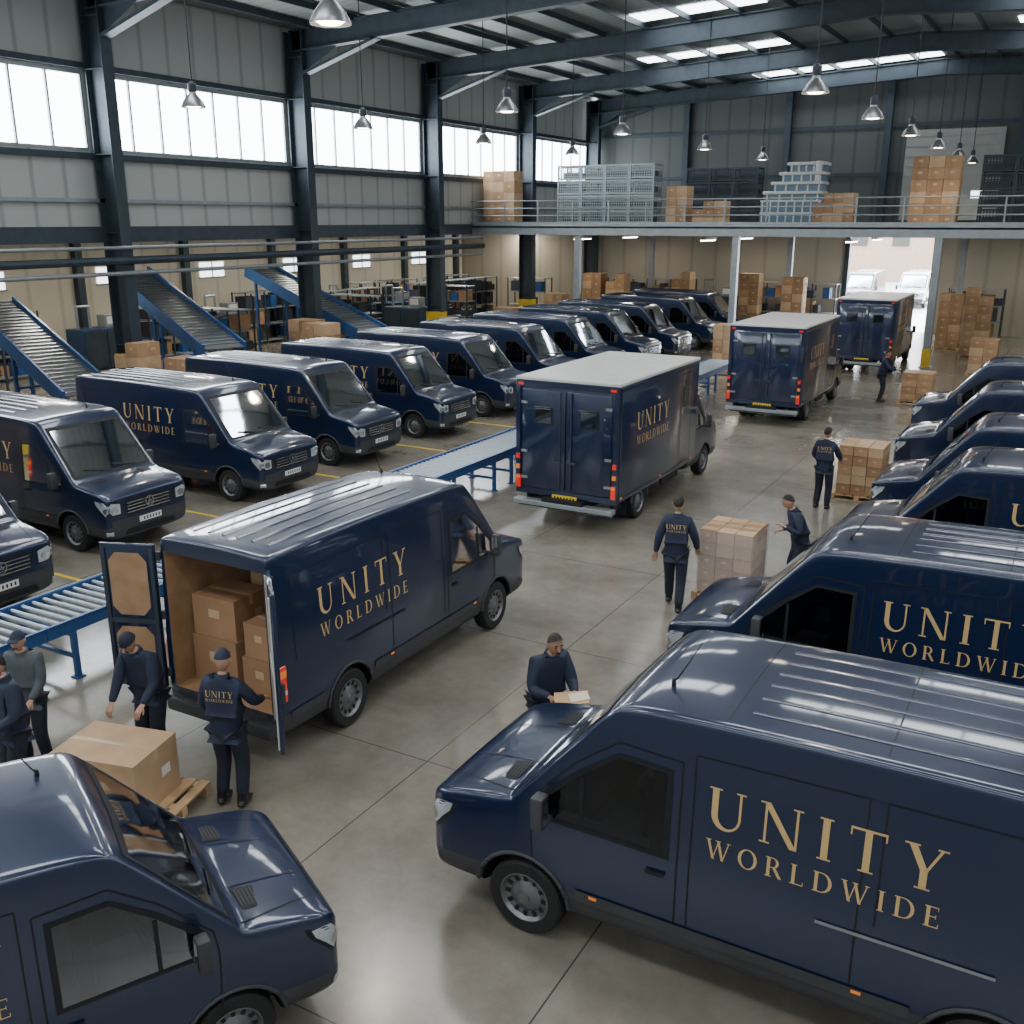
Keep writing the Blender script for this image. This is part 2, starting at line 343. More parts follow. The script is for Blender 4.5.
def make_van(label,loc,rz,group,cavity=False):
    T=thing('cargo_van',label,'van',loc,rz,group)
    me,bv=make_body(VAN,WX,cavity); ob('body',me,T)
    front_parts(T,bv)
    g=G()
    for y in(-.62,-.37,-.12,.12,.37,.62):
        k=len(g.v); xs=[2.75+i*.2 for i in range(15)]
        for x in xs:
            for dy,o in((-.028,.0),(-.012,.012),(.012,.012),(.028,.0)): g.v.append(tuple(pr(bv,V((x,y+dy,5)),V((0,0,-1)),o)))
        for i in range(len(xs)-1):
            for j in range(3): g.f.append((k+i*4+j,k+i*4+j+1,k+i*4+j+5,k+i*4+j+4)); g.m.append(0)
    for x in(2.62,3.75,4.75): strip(g,bv,[(x,-.8),(x,.8)],.012,*TOP,.004,1)
    part('roof_rib',g,[NAVY,SEAM],T,smooth=True,ang=60)
    for s in(1,-1):
        S=SD(s); g=G()
        strip(g,bv,[(2.43,.60),(2.43,2.14),(3.68,2.16),(3.68,.60)],.013,*S,.004,0)
        strip(g,bv,[(3.80,1.2),(3.80,2.16),(5.55,2.16),(5.55,1.2)],.013,*S,.004,0)
        strip(g,bv,[(1.0,2.24-.30),(1.0,1.94)],.001,*S,.0,0)
        part('panel_seam',g,[SEAM],T)
        g=G(); strip(g,bv,[(3.4,1.10),(4.6,1.10)],.026,*S,.012,0); part('slide_rail',g,[STEELL if s<0 else SEAM],T)
        g=G(); strip(g,bv,[(1.47,.60),(4.10,.60)],.10,*S,.014,0); part('side_moulding',g,[PLAST],T)
        g=G(); strip(g,bv,[(5.10,.60),(5.7,.60)],.10,*S,.014,0); part('side_moulding',g,[PLAST],T)
        for x in WX:
            g=G(); g.tube([(x+.45*math.cos(t),s*.985,.36+.45*math.sin(t)) for t in [math.radians(8+164*k/12) for k in range(13)]],.022,6); part('wheel_arch',g,[PLAST],T,smooth=True)
        for x in(1.6,3.7): 
            g=G(); patch(g,bv,[(x,.61),(x+.07,.61),(x+.07,.64),(x,.64)],*S,.02,0,rings=1); part('marker_light',g,[AMB],T)
        g=G(); g.box((5.80,s*.92,1.0),(.12,.12,.42)); g.box((5.80,s*.92,1.12),(.124,.124,.1),1); g.box((5.80,s*.92,.9),(.124,.124,.07),2); ob('taillight',mesh('taillight',g,[RED,AMB,WHITE],bev=.008),T)
        for x in WX: wheel(T,x,s*.85,s)
    g=G(); g.box((5.93,0,.47),(.16,1.8,.16)); ob('rear_bumper',mesh('rear_bumper',g,[PLAST],bev=.03,smooth=True),T)
    g=G(); p=pr(bv,V((2.05,-.45,5)),V((0,0,-1)),0); g.tube([p,p+V((.0,0,.05)),p+V((.03,0,.07)),p+V((.22,0,.42))],[.02,.018,.007,.003],8); part('antenna',g,[SEAM],T)
    if not cavity:
        g=G(); RE=((8,0,0),(0,1,0),(0,0,1),(-1,0,0)); strip(g,bv,[(0,.6),(0,2.25)],.015,*RE,.004)
        part('rear_door_seam',g,[SEAM],T)
        for s in(1,-1):
            g=G(); patch(g,bv,[(s*.12,1.45),(s*.7,1.45),(s*.68,2.0),(s*.12,2.0)],*RE,.006); part('rear_window',g,[GLASS],T)
        lettering(T,bv,(1,-1),2.55,1.66,1.60,.33,.16,.10)
    else:
        lettering(T,bv,(1,-1),3.32,1.78,1.56,.32,.155,.10)
        for s,ang in((1,138),(-1,160)):
            D=ob('rear_door',None,T,(5.90,s*.95,0)); a=math.radians(ang)
            D.rotation_euler=(0,0,(a if s>0 else -a))
            dw=.84 if s>0 else .74
            g=G(); g.box((0,-s*(dw/2+.01),1.48),(.06,dw,1.72)); ob('door_panel',mesh('door_panel',g,[NAVY],bev=.02,smooth=True),D)
            def rp(z0,z1,y0,y1,c=.10): return [(y0+c,z0),(y1-c,z0),(y1,z0+c),(y1,z1-c),(y1-c,z1),(y0+c,z1),(y0,z1-c),(y0,z0+c)]
            for z0,z1 in((.74,1.36),(1.50,2.24)):
                g=G(); g.quad([(-.034,-s*y,z) for y,z in rp(z0,z1,.12,dw-.10)]); part('door_lining',g,[PLYW],D)
            g=G(); g.box((-.034,-s*(dw/2+.01),1.43),(.02,dw-.06,.05)); g.box((-.034,-s*(dw-.04),1.48),(.022,.05,1.62));g.box((-.034,-s*.05,1.48),(.022,.05,1.62)); part('door_frame',g,[WHITE if s>0 else DARKM],D)
            for z in(.8,1.5,2.2): g=G(); g.box((.03,0,z),(.05,.09,.1)); part('door_hinge',g,[PLAST],D)
            g=G(); g.box((.05,-s*(dw-.1),1.25),(.05,.05,.2)); part('door_handle',g,[PLAST],D)
    return T
van0=make_van('navy blue cargo van, gold lettering, worker at its hood',(-4.5,7.4,0),0,'navy vans parked side by side facing the aisle')
LBL='navy blue cargo van with gold lettering parked in the row'
for x,y in((-4.05,12.0),(-3.1,17.1),(-3.15,20.6),(-3.45,25.1),(-3.8,30.1)):
    clone(van0,(x,y,0),0,label=LBL)
for i,y in enumerate((8.6,12.4,16.4,20.1,23.9,27.6,31.3,35.0,38.7,42.4,47.2,51.2)):
    c=clone(van0,((-13.85 if i==0 else -14.95-(.3 if i>2 else 0)),y,0),math.pi,label=('navy blue van with gold lettering parked beside roller conveyor' if y<45 else 'navy blue van parked under the mezzanine'))
    c['group']='row of navy vans along the roller conveyor'
c=clone(van0,(-5.0,5.27,0),math.pi+math.radians(62),label='navy blue van angled across the floor, vented hood'); c.scale=(.87,.87,.87); del c['group']
CV=make_van('navy blue cargo van with rear doors open showing cartons',(-8.05,13.1,0),-math.pi/2,None,True); CV.scale=(.965,.90,1.04)
# ---------------------------------------------------------------- box truck
def make_truck(loc,rz):
    T=thing('box_truck','navy blue box truck with pale roof, rear doors and gold lettering','truck',loc,rz,'box trucks lined up in the aisle')
    me,bv0=make_body(CAB,(.97,)); ob('cab',me,T); front_parts(T,bv0)
    L0,L1=2.1,6.6; W=1.13; zb,zt=.62,2.95
    g=G(); g.box(((L0+L1)/2,0,(zb+zt)/2),(L1-L0,2*W,zt-zb)); bm=mesh('cargo_box',g,[NAVY],bev=.03,smooth=True); ob('cargo_box',bm,T); bv=bvh_of(bm)
    g=G(); g.box(((L0+L1)/2,0,zt+.02),(L1-L0+.03,2*W+.03,.07)); ob('box_roof',mesh('box_roof',g,[WHITE],bev=.02),T)
    g=G(); g.box(((L0+L1)/2+.2,0,.5),(L1-L0,.9,.2)); 
    for s in(1,-1): g.box((3.3,s*.95,.5),(1.0,.05,.28)); g.box((6.2,s*.95,.5),(.5,.05,.2)); g.box((5.98,s*.9,.42),(.02,.3,.4))
    part('chassis',g,[SEAM],T)
    g=G(); g.box((L1+.10,0,.47),(.22,2.2,.10)); g.box((L1+.04,0,.40),(.06,2.1,.1),1); ob('rear_step',mesh('rear_step',g,[STEELL,PLAST],bev=.012),T)
    g=G()
    for s in(1,-1): g.box((L1+.01,s*(W-.05),1.78),(.05,.10,2.3))
    g.box((L1+.01,0,zt-.07),(.05,2*W,.13)); g.box((L1+.01,0,zb+.05),(.05,2*W,.12)); part('rear_frame',g,[NAVY],T,bev=.008)
    for s in(1,-1):
        D=ob('rear_door',None,T)
        g=G(); g.box((L1+.012,s*.5,1.76),(.04,.97,2.02)); ob('door_panel',mesh('door_panel',g,[NAVY],bev=.012,smooth=True),D)
        g=G(); g.box((L1+.035,s*.5,2.25),(.015,.42,.36),1); g.box((L1+.045,s*.5,2.25),(.012,.35,.29),0); part('door_window',g,[GLASS,SEAM],D,bev=.003)
        for z in(.95,1.5,2.5): g=G(); g.box((L1+.045,s*.93,z),(.03,.14,.05)); part('door_hinge',g,[STEELL],D)
        g=G(); g.tube([(L1+.05,s*.12,.8),(L1+.05,s*.12,2.75)],.014,8); g.box((L1+.06,s*.16,1.35),(.03,.16,.05)); part('locking_bar',g,[DARKM],D)
        g=G(); g.box((L1+.05,s*(W-.06),1.38),(.03,.08,.10)); part('marker_light',g,[RED],T)
        g=G(); g.box((L1+.05,s*(W-.06),1.16),(.03,.08,.09)); part('indicator_light',g,[AMB],T)
        g=G(); g.box((L1+.05,s*(W-.07),.86),(.04,.10,.26)); g.box((L1+.055,s*(W-.07),.95),(.04,.08,.06),1);part('taillight',g,[RED,AMB],T)
        g=G(); g.box((L1+.03,s*(W-.12),zt-.08),(.03,.12,.05)); part('roof_marker_light',g,[RED],T)
        wheel(T,.97,s*.85,s); wheel(T,5.25,s*.93,s); wheel(T,5.25,s*.66,s)
        g=G(); S=SD(s)
        strip(g,bv,[(2.55,.75),(2.55,2.75),(3.2,2.75),(3.2,.75),(2.55,.75)],.018,*S,.004)
        part('side_door_seam',g,[SEAM],T)
        g=G(); patch(g,bv,[(2.7,2.0),(3.05,2.0),(3.05,2.45),(2.7,2.45)],*S,.006); part('side_window',g,[GLASS],T)
        g=G(); 
        for z in(.68,2.86): strip(g,bv,[(2.2,z),(6.5,z)],.05,*S,.012)
        for x in(2.17,6.53): strip(g,bv,[(x,.65),(x,2.9)],.05,*S,.012)
        part('side_trim',g,[NAVY],T)
        for x in(2.4,4.3,6.4): g=G(); strip(g,bv,[(x,.72),(x+.1,.72)],.04,*S,.018); part('side_marker',g,[AMB],T)
        g=G(); g.tube([(5.25-.42,s*1.04,.52)]+[(5.25+.43*math.cos(t),s*1.04,.42+.4*math.sin(t)) for t in [math.pi*(1-k/8) for k in range(9)]],.03,6); part('wheel_arch',g,[PLAST],T)
    lettering(T,bv,(1,-1),3.95,1.75,1.95,.36,.18,.12)
    g=G(); g.box((L1+.06,.0,.60),(.02,.55,.13)); 
    for i in range(7): g.box((L1+.072,-.21+i*.07,.60),(.004,.035,.07),1)
    part('license_plate',g,[PLY,SEAM],T)
    return T
tr=make_truck((-8.62,24.0,0),-math.pi/2)
clone(tr,(-8.15,36.4,0)); clone(tr,(-7.6,48.6,0))
# ---------------------------------------------------------------- cartons & pallets
CM={}
def carton_me(s,m=None):
    k=(s,m.name if m else '')
    if k in CM: return CM[k]
    g=G(); x,y,z=s; g.box((0,0,z/2),s); tw=min(.06,y*.15)
    g.box((0,0,z),(x*1.001,tw,.004),1); g.box((x/2,0,z-.06),(.004,tw,.12),1); g.box((-x/2,0,z-.06),(.004,tw,.12),1)
    g.box((0,-y/2,z*.6),(x*.25,.003,z*.2),2); g.box((x/2,y*.2,z*.5),(.003,y*.2,z*.18),2)
    CM[k]=mesh('carton',g,[m or CARD,TAPE,PLW if x>.9 else TAPE],bev=0); return CM[k]
def carton(loc,s,rz=0,label='brown cardboard carton sealed with tape',group=None,m=None,cat='box'):
    o=ob('carton',carton_me(s,m or random.choice((CARD,CARD2,CARD3))),None,loc,(0,0,rz)); return tag(o,label,cat,group)
def stack(c,n,s,group,label,z0=.15,rz=0,m=None,skip=0):
    ca,sa=math.cos(rz),math.sin(rz)
    for k in range(n[2]):
        for i in range(n[0]):
            for j in range(n[1]):
                if k==n[2]-1 and skip and random.random()<skip: continue
                dx=(i-(n[0]-1)/2)*(s[0]+.012); dy=(j-(n[1]-1)/2)*(s[1]+.012)
                carton((c[0]+dx*ca-dy*sa,c[1]+dx*sa+dy*ca,z0+k*(s[2]+.008)),s,rz+random.uniform(-.015,.015),label,group,m)
g=G()
for i in range(7): g.box((-.51+i*.17,0,.13),(.11,1.0,.022))
for y in(-.45,0,.45): g.box((0,y,.108),(1.13,.09,.02)); g.box((0,y,.011),(1.13,.09,.022))
for x in(-.52,0,.52):
    for y in(-.45,0,.45): g.box((x,y,.06),(.10,.09,.08))
PAL=mesh('pallet',g,[WOOD])
def pallet(loc,rz=0,label='wooden pallet under stacked cartons',group='wooden pallets'):
    return tag(ob('pallet',PAL,None,loc,(0,0,rz)),label,'pallet',group)
pallet((-8.0,6.08,0),.25,'wooden pallet under large carton beside the open van')
carton((-8.2,6.02,.145),(1.0,.74,.62),.25,'large brown cardboard carton on wooden pallet',m=CARD2)
p=pallet((-4.5,15.3,0)); p.scale=(.9,.98,1); stack((-4.5,15.3),(3,3,5),(.28,.285,.205),'cartons in the wrapped pallet stack','light brown carton in film-wrapped pallet stack')
g=G(); c4=[(-.455,-.46),(.455,-.46),(.455,.46),(-.455,.46)]
for i in range(4):
    a,b=V(c4[i]),V(c4[(i+1)%4]); nn=V((b.y-a.y,a.x-b.x)).normalized(); r_=random.Random(i); nx,nz=8,10
    P=[[(a.lerp(b,u/nx)+nn*(0 if u in(0,nx) else r_.uniform(0,.012)),.0+w_*1.04/nz) for u in range(nx+1)] for w_ in range(nz+1)]
    for w_ in range(nz):
        for u in range(nx): g.quad([(*P[w_][u][0],P[w_][u][1]),(*P[w_][u+1][0],P[w_][u+1][1]),(*P[w_+1][u+1][0],P[w_+1][u+1][1]),(*P[w_+1][u][0],P[w_+1][u][1])])
o=ob('stretch_wrap',mesh('stretch_wrap',g,[WRAP]),None,(-4.5,15.3,.155)); tag(o,'clear stretch film wrapped around palletised cartons','wrap')
pallet((-3.85,22.75,0)); stack((-3.85,22.75),(3,3,5),(.30,.30,.21),'cartons stacked on the second pallet','brown carton stacked on pallet beside worker')
pallet((-4.6,36.2,0)); stack((-4.6,36.2),(2,2,4),(.48,.46,.22),'cartons stacked on the distant pallet','brown carton stacked on pallet beside worker')
pallet((-12.6,40.6,0)); stack((-12.6,40.6),(3,1,6),(.40,.9,.28),'cartons stacked at the conveyor end','brown carton in a tall stack',skip=.2)
pallet((-4.2,50,0)); stack((-4.2,50),(2,1,8),(.55,.9,.36),'cartons stacked high near the doorway','brown carton in a tall stack',skip=.3)
pallet((-5.6,52.5,0)); stack((-5.6,52.5),(2,1,7),(.5,.9,.35),'cartons stacked high near the doorway','brown carton in a tall stack')
pallet((-3.3,44.2,0)); stack((-3.3,44.2),(2,1,4),(.5,.9,.32),'cartons stacked near the last van','brown carton stacked on pallet')
for (x,y,z,s) in((-8.4,8.0,.67,(.70,.62,.60)),(-8.4,8.0,1.275,(.64,.58,.5)),(-7.72,7.95,.67,(.50,.5,.46)),(-7.72,7.95,1.135,(.44,.45,.42)),(-8.35,8.9,.67,(.78,.7,.9)),(-7.68,8.8,.67,(.46,.7,.75)),(-8.3,8.9,1.575,(.68,.6,.6)),(-7.68,8.8,1.425,(.46,.6,.5))):
    carton((x,y,z),s,random.uniform(-.05,.05),'brown cardboard carton loaded inside open van','cartons in the open van')
# ---------------------------------------------------------------- roller conveyor sections
X0,X1=-12.4,-11.3; SL=3.0
RC=thing('roller_conveyor','blue steel roller conveyor section with grey rollers','conveyor',((X0+X1)/2,6.0,0),0,'roller conveyor sections end to end')
hw=(X1-X0)/2
for s in(1,-1):
    g=G(); g.box((s*hw,0,.76),(.05,SL-.01,.18)); g.box((s*(hw+.02),0,.85),(.05,SL-.01,.02)); part('side_rail',g,[BLUE],RC)
for y in(-SL/2+.4,SL/2-.4):
    g=G()
    for s in(1,-1): g.box((s*hw,y,.35),(.07,.07,.70)); g.box((s*hw,y,.01),(.14,.14,.02))
    g.box((0,y,.3),(2*hw,.05,.05)); g.box((0,y,.62),(2*hw,.05,.05)); part('leg_frame',g,[BLUE],RC)
g=G(); g.tube([(-hw+.03,0,0),(hw-.03,0,0)],.038,10); RM=mesh('roller',g,[ROLL],smooth=True)
for i in range(18): ob('roller',RM,RC,(0,-SL/2+.083+i*.1667,.80))
for k in range(10): clone(RC,((X0+X1)/2,6.0+SL*(k+1),0))
# ---------------------------------------------------------------- inclined conveyors
def incline(a,b,w,label):
    a,b=V(a),V(b); T=thing('inclined_conveyor',label,'conveyor',(b.x,b.y,0),0,'blue inclined conveyors'); d=b-a; L=d.length; o=V((b.x,b.y,0))
    h=V((d.x,d.y,0)).normalized(); n=V((-h.y,h.x,0)); mid=(a+b)/2-o
    X=d.normalized(); Z=X.cross(n).normalized(); Z=Z if Z.z>0 else -Z
    M=Matrix(((X.x,n.x,Z.x,mid.x),(X.y,n.y,Z.y,mid.y),(X.z,n.z,Z.z,mid.z),(0,0,0,1)))
    for s in(1,-1):
        g=G(); g.box((0,s*w/2,0),(L,.08,.5),M=M); part('side_rail',g,[BLUE],T)
    g=G(); g.box((0,0,.08),(L,w-.08,.04),M=M)
    for i in range(int(L/.3)): g.box((-L/2+.15+i*.3,0,.115),(.07,w-.1,.03),1,M=M)
    part('belt',g,[BELT,ROLL],T)
    for t in(.1,.5,.92):
        p=a.lerp(b,t)-o; g=G()
        for s in(1,-1): q=p+n*s*w/2; g.box((q.x,q.y,(p.z-.15)/2),(.1,.1,p.z-.15))
        g.box((p.x,p.y,p.z*.4),(.06,w,.06),rz=math.atan2(h.y,h.x)); part('support_leg',g,[BLUE],T)
incline((-33,21.6,3.2),(-25.2,19.2,1.0),1.5,'blue inclined roller conveyor descending to the vans')
incline((-33,27.6,4.0),(-25.2,24.7,1.75),1.5,'blue inclined belt conveyor behind parked vans')
incline((-33,34.9,3.8),(-25.2,32.8,1.6),1.5,'blue inclined belt conveyor behind parked vans')
# ---------------------------------------------------------------- left annex clutter
def shelf_me(w,d,h,nl,seed):
    r=random.Random(seed); g=G()
    for x in(-w/2,0,w/2):
        for y in(-d/2,d/2): g.box((x,y,h/2),(.06,.06,h),0)
    for k in range(nl):
        z=.15+k*(h-.2)/(nl-1); g.box((0,0,z),(w,d,.05),1)
        if k<nl-1:
            x=-w/2+.1
            while x<w/2-.4:
                bw=r.uniform(.3,.6); bh=r.uniform(.4,.9)*(h-.2)/(nl-1)*.95
                if r.random()<.8: g.box((x+bw/2,r.uniform(-.05,.05),z+.03+bh/2),(bw*.92,d*.75,bh),r.choice((2,3,4,4,4,5)))
                x+=bw
    return mesh('storage_rack',g,[STEEL,STEELL,CARD3,CARD,DARKM,BLUE])
SM=[shelf_me(2.6,.9,2.6,4,s) for s in(1,2,3,4)]
RK=[(-30.4,29.7,.1),(-27.4,16.8,0)]+[(-36.2,y,1.57) for y in(18,24,32,38,41,47,50,56)]+[(-33.2,y,1.57) for y in(39.5,42.5,48.5,51.5,54.5)]+[(-30.5,38.5,0),(-30.5,47,0),(-30.2,55.5,0)]+[(x,58.4,0) for x in(-24.7,-21.9,-16.3,-13.5)]+[(-5,57.7,0)]
for i,(x,y,rz) in enumerate(RK):
    tag(ob('storage_rack',SM[i%4],None,(x,y,0),(0,0,rz)),'steel storage rack filled with cartons and bins','shelf','storage racks in the side bay')
T0=thing('machine_cabinet','dark blue steel machine cabinet with control panel and duct','cabinet',(-35.8,21,0),math.pi/2,'machine cabinets in the side bay')
g=G(); g.box((0,0,.85),(2.2,1.1,1.7)); ob('cabinet_body',mesh('cabinet_body',g,[mat('machine_blue',(.02,.05,.11),.5,var=.15)],bev=.03),T0)
for x in(-.55,.55): g=G(); g.box((x,-.57,.85),(.98,.03,1.5)); g.box((x+.35,-.595,.9),(.03,.03,.2),1); part('cabinet_door',g,[STEEL,CHROME],T0)
g=G(); g.box((.6,0,1.95),(.7,.5,.5)); g.box((.6,-.26,1.98),(.5,.02,.3),1); part('control_panel',g,[STEELL,MATS['plate_white']],T0)
g=G(); g.tube([(-.9,0,1.7),(-.9,0,2.6)],.06,8); g.tube([(-.3,0,1.7),(-.3,0,2.6)],.06,8); g.tube([(-.9,0,2.6),(-.3,0,2.6)],.06,8); part('duct',g,[STEELL],T0)
for x,y,r_ in((-35.8,28,math.pi/2),(-35.8,35,math.pi/2),(-35.8,44,math.pi/2),(-35.8,53,math.pi/2),(-19.1,58.5,0),(-30.6,43,0),(-33.0,45.3,math.pi/2)): clone(T0,(x,y,0),r_)
for (x,y,n) in((-24.4,22.3,2),(-26.2,21.9,2),(-25.0,29.5,2),(-26.4,30.3,2),(-24.8,37.5,2),(-25.0,43.6,2),(-24.5,48.0,2),(-20.5,56.3,2),(-16.5,56.3,2),(-13.5,54,2),(-24.4,52.6,2),(-23.0,52.6,2)):
    pallet((x,y,0)); stack((x,y),(n,1,random.choice((4,5)) if y<50 else 7),(.54,.9,.42),'cartons stored behind the vans','brown carton stacked behind the parked vans',skip=.3)
g=G(); g.box((0,0,.55),(1.1,.9,1.0)); g.box((0,0,1.07),(1.16,.96,.05))
for x in(-.4,.4): g.box((x,0,.03),(.1,.8,.06),1)
for x in(-.3,0,.3): g.box((x,-.455,.55),(.04,.02,.9)); 
BIN=mesh('plastic_bin',g,[BLUE,SEAM])
for p in((-26.0,27.2),(-24.7,27.4),(-25.2,15.2),(-34.0,18.5),(-29.5,27.5)): tag(ob('storage_bin',BIN,None,(p[0],p[1],0)),'blue lidded storage bin on the floor','bin','blue storage bins')
# ---------------------------------------------------------------- people
def ik(S,T,l1,l2,pole):
    S,T=V(S),V(T); d=T-S; L=min(d.length,(l1+l2)*.995); d.normalize(); T=S+d*L
    a=(l1*l1-l2*l2+L*L)/(2*L); h=math.sqrt(max(0,l1*l1-a*a)); p=V(pole); p=(p-d*p.dot(d)).normalized()
    return S+d*a+p*h,T
def skin(verts,edges,rads,root,mats,lv=2):
    me=bpy.data.meshes.new('sk'); me.from_pydata([tuple(v) for v in verts],edges,[]); o=ob('sk',me)
    m=o.modifiers.new('k','SKIN'); m.use_smooth_shade=True
    if not me.skin_vertices: 
        bm=bmesh.new(); bm.from_mesh(me); bm.verts.layers.skin.verify(); bm.to_mesh(me); bm.free()
    for i,r in enumerate(rads): me.skin_vertices[0].data[i].radius=r if isinstance(r,tuple) else (r,r); me.skin_vertices[0].data[i].use_root=(i==root)
    s=o.modifiers.new('s','SUBSURF'); s.levels=lv; s.render_levels=lv
    r=evalmesh(o); kill(o); r.materials.clear()
    for m in mats: r.materials.append(m)
    for p in r.polygons: p.use_smooth=True; p.material_index=0
    return r
def me_to_g(me,g,mi):
    n=len(g.v); g.v+=[tuple(v.co) for v in me.vertices]; g.f+=[tuple(n+i for i in p.vertices) for p in me.polygons]; g.m+=[mi]*len(me.polygons)
def person(loc,face,label,lean=0,hl=None,hr=None,feet=None,headp=0,heady=0,hat='cap',skinm=SKIN,back=False,sc=1,jm=JACK,crouch=0,pd=None):
    T=thing('person',label,'person',loc,face,None); T.scale=(sc,)*3
    la=math.radians(lean); pz=.95-crouch
    def up(x,y,z):
        z-=.95; q=V((x,y*math.cos(la)+z*math.sin(la),-y*math.sin(la)+z*math.cos(la))); q.z+=pz; return q
    pel=V((0,0,pz)); waist=up(0,.0,1.08); chest=up(0,.0,1.29); nk=up(0,-.005,1.49); hb=up(0,.015,1.56); 
    feet=feet or ((-.12,0,.09),(.12,-.02,.09)); hl=hl or (-.27,.08,.88); hr=hr or (.27,.06,.88); pd=pd or (0,-1,-.25)
    J={}
    for s,hp,ft in((-1,hl,feet[0]),(1,hr,feet[1])):
        sh=up(.175*s,-.01,1.425); el,wr=ik(sh,hp,.29,.26,(pd[0]+s*.45,pd[1],pd[2])); hip=V((.095*s,0,pz-.05)); kn,an=ik(hip,ft,.42,.41,(0,1,0)); J[s]=(sh,el,wr,hip,kn,an)
    def tree(sc_,arms=True,legs=True,neck=True):
        v=[pel,waist,chest]; r=[(.15*sc_,.12*sc_),(.145*sc_,.115*sc_),(.155*sc_,.125*sc_)]; e=[(0,1),(1,2)]
        if neck: v+=[nk,hb]; r+=[.062,.06]; e+=[(2,3),(3,4)]
        else: v+=[up(0,0,1.47)]; r+=[.085]; e+=[(2,3)]
        for s in(-1,1):
            sh,el,wr,hip,kn,an=J[s]
            if arms: n=len(v); v+=[sh,el,wr]; r+=[.078*sc_,.058*sc_,.038*sc_]; e+=[(2,n),(n,n+1),(n+1,n+2)]
            if legs: n=len(v); v+=[hip,kn,an]; r+=[.105*sc_,.075*sc_,.05*sc_]; e+=[(0,n),(n,n+1),(n+1,n+2)]
        return v,e,r
    g=G(); me_to_g(skin(*[tree(.88)[i] for i in(0,1,2)],0,[skinm]),g,0)
    hc=up(0,.03,1.665)
    HM=Matrix.Translation(hc)@Matrix.Rotation(math.radians(heady),4,'Z')@Matrix.Rotation(-la*.6-math.radians(headp),4,'X')
    def head(sx,sy,sz,z0=-2,mi=0,gg=None,nose=True,nu=20,nv=16,tilt=0):
        gg=gg if gg is not None else g; k=len(gg.v)
        for i in range(nv+1):
            ph=-math.pi/2+math.pi*i/nv
            for j in range(nu):
                th=2*math.pi*j/nu; x,y,z=sx*math.cos(ph)*math.cos(th),sy*math.cos(ph)*math.sin(th),sz*math.sin(ph)
                if z<0: x*=1-.28*(-z/sz); y*=1-.12*(-z/sz); y+=.012*(-z/sz)
                if nose and abs(x)<.022 and y>.05 and -.045<z<.01: y+=.022*(1-abs(z+.025)/.04)
                if nose and y>.06 and .015<z<.04: y+=.006
                gg.v.append(tuple(HM@V((x,y,max(z,z0+tilt*y)))))
        for i in range(nv):
            for j in range(nu): gg.f.append((k+i*nu+j,k+i*nu+(j+1)%nu,k+(i+1)*nu+(j+1)%nu,k+(i+1)*nu+j)); gg.m.append(mi)
    head(.078,.098,.122)
    for s in(-1,1):
        g.tube([HM@V((s*.074,-.005,.0)),HM@V((s*.09,-.012,.0))],[.026,.02],8,0,ell=(.5,1))
        g.tube([HM@V((s*.03,.078,.012)),HM@V((s*.03,.093,.012))],[.013,.008],8,1)
        g.box((s*.03,.094,.034),(.032,.008,.007),1,M=HM)
    g.box((0,.088,-.062),(.042,.012,.008),1,M=HM); g.tube([HM@V((0,.085,.01)),HM@V((0,.115,-.028))],[.009,.014],8,0)
    for s in(-1,1):
        sh,el,wr=J[s][:3]; d=(wr-el).normalized(); side=V((1,0,0)) if abs(d.x)<.8 else V((0,1,0)); side=(side-d*side.dot(d)).normalized(); nn=d.cross(side)
        if nn.z>0: nn=-nn
        g.tube([wr-d*.03,wr+d*.03,wr+d*.075,wr+d*.1],[.028,.04,.044,.036],10,0,ell=(1,.45))
        base=wr+d*.085
        for k,(o_,L) in enumerate(((-.032,.068),(-.011,.08),(.011,.075),(.032,.058))):
            p=base+side*o_; g.tube([p,p+d*L*.45+nn*.004,p+d*L*.8+nn*.018,p+d*L*.95+nn*.034],[.0095,.009,.008,.006],6,0)
        p=wr+d*.03-side*s*-.03; g.tube([p,p+d*.03+side*s*.02+nn*.01,p+d*.06+side*s*.025+nn*.025],[.012,.011,.008],6,0)
    part('body',g,[skinm,EYE],T,smooth=True,ang=70)
    v,e,r=tree(1.15,legs=False,neck=False); 
    v=[V(q) for q in v]; v.append(pel+V((0,-.0,-.09))); r.append((.155,.125)); e.append((0,len(v)-1))
    jme=skin(v,e,r,0,[jm]); jo=ob('jacket',jme,T)
    g2=G(); g2.tube([up(0,-.01,1.47),up(0,0,1.53)],[.085,.075],14); part('collar',g2,[jm],T,smooth=True)
    g2=G(); g2.tube([pel+V((0,0,-.10)),pel+V((0,0,-.05))],[.165,.170],20,ell=(1,.86)); part('jacket_hem',g2,[TROU],T,smooth=True)
    v=[pel+V((0,0,.05))];r=[(.155,.125)];e=[]
    for s in(-1,1): _,_,_,hip,kn,an=J[s]; n=len(v); v+=[hip,kn,an+V((0,0,.0))]; r+=[.115,.085,.068]; e+=[(0,n),(n,n+1),(n+1,n+2)]
    ob('trousers',skin(v,e,r,0,[TROU]),T)
    for s in(-1,1):
        an=J[s][5]; g3=G()
        g3.tube([an+V((0,-.075,-.05)),an+V((0,-.05,-.035)),an+V((0,.03,-.035)),an+V((0,.13,-.05)),an+V((0,.19,-.058))],[.03,.052,.052,.048,.026],10,ell=(.9,.85)); g3.tube([an+V((0,-.01,-.05)),an+V((0,0,.06))],[.055,.055],10)
        part('boot',g3,[BOOT],T,smooth=True,ang=60)
    g4=G()
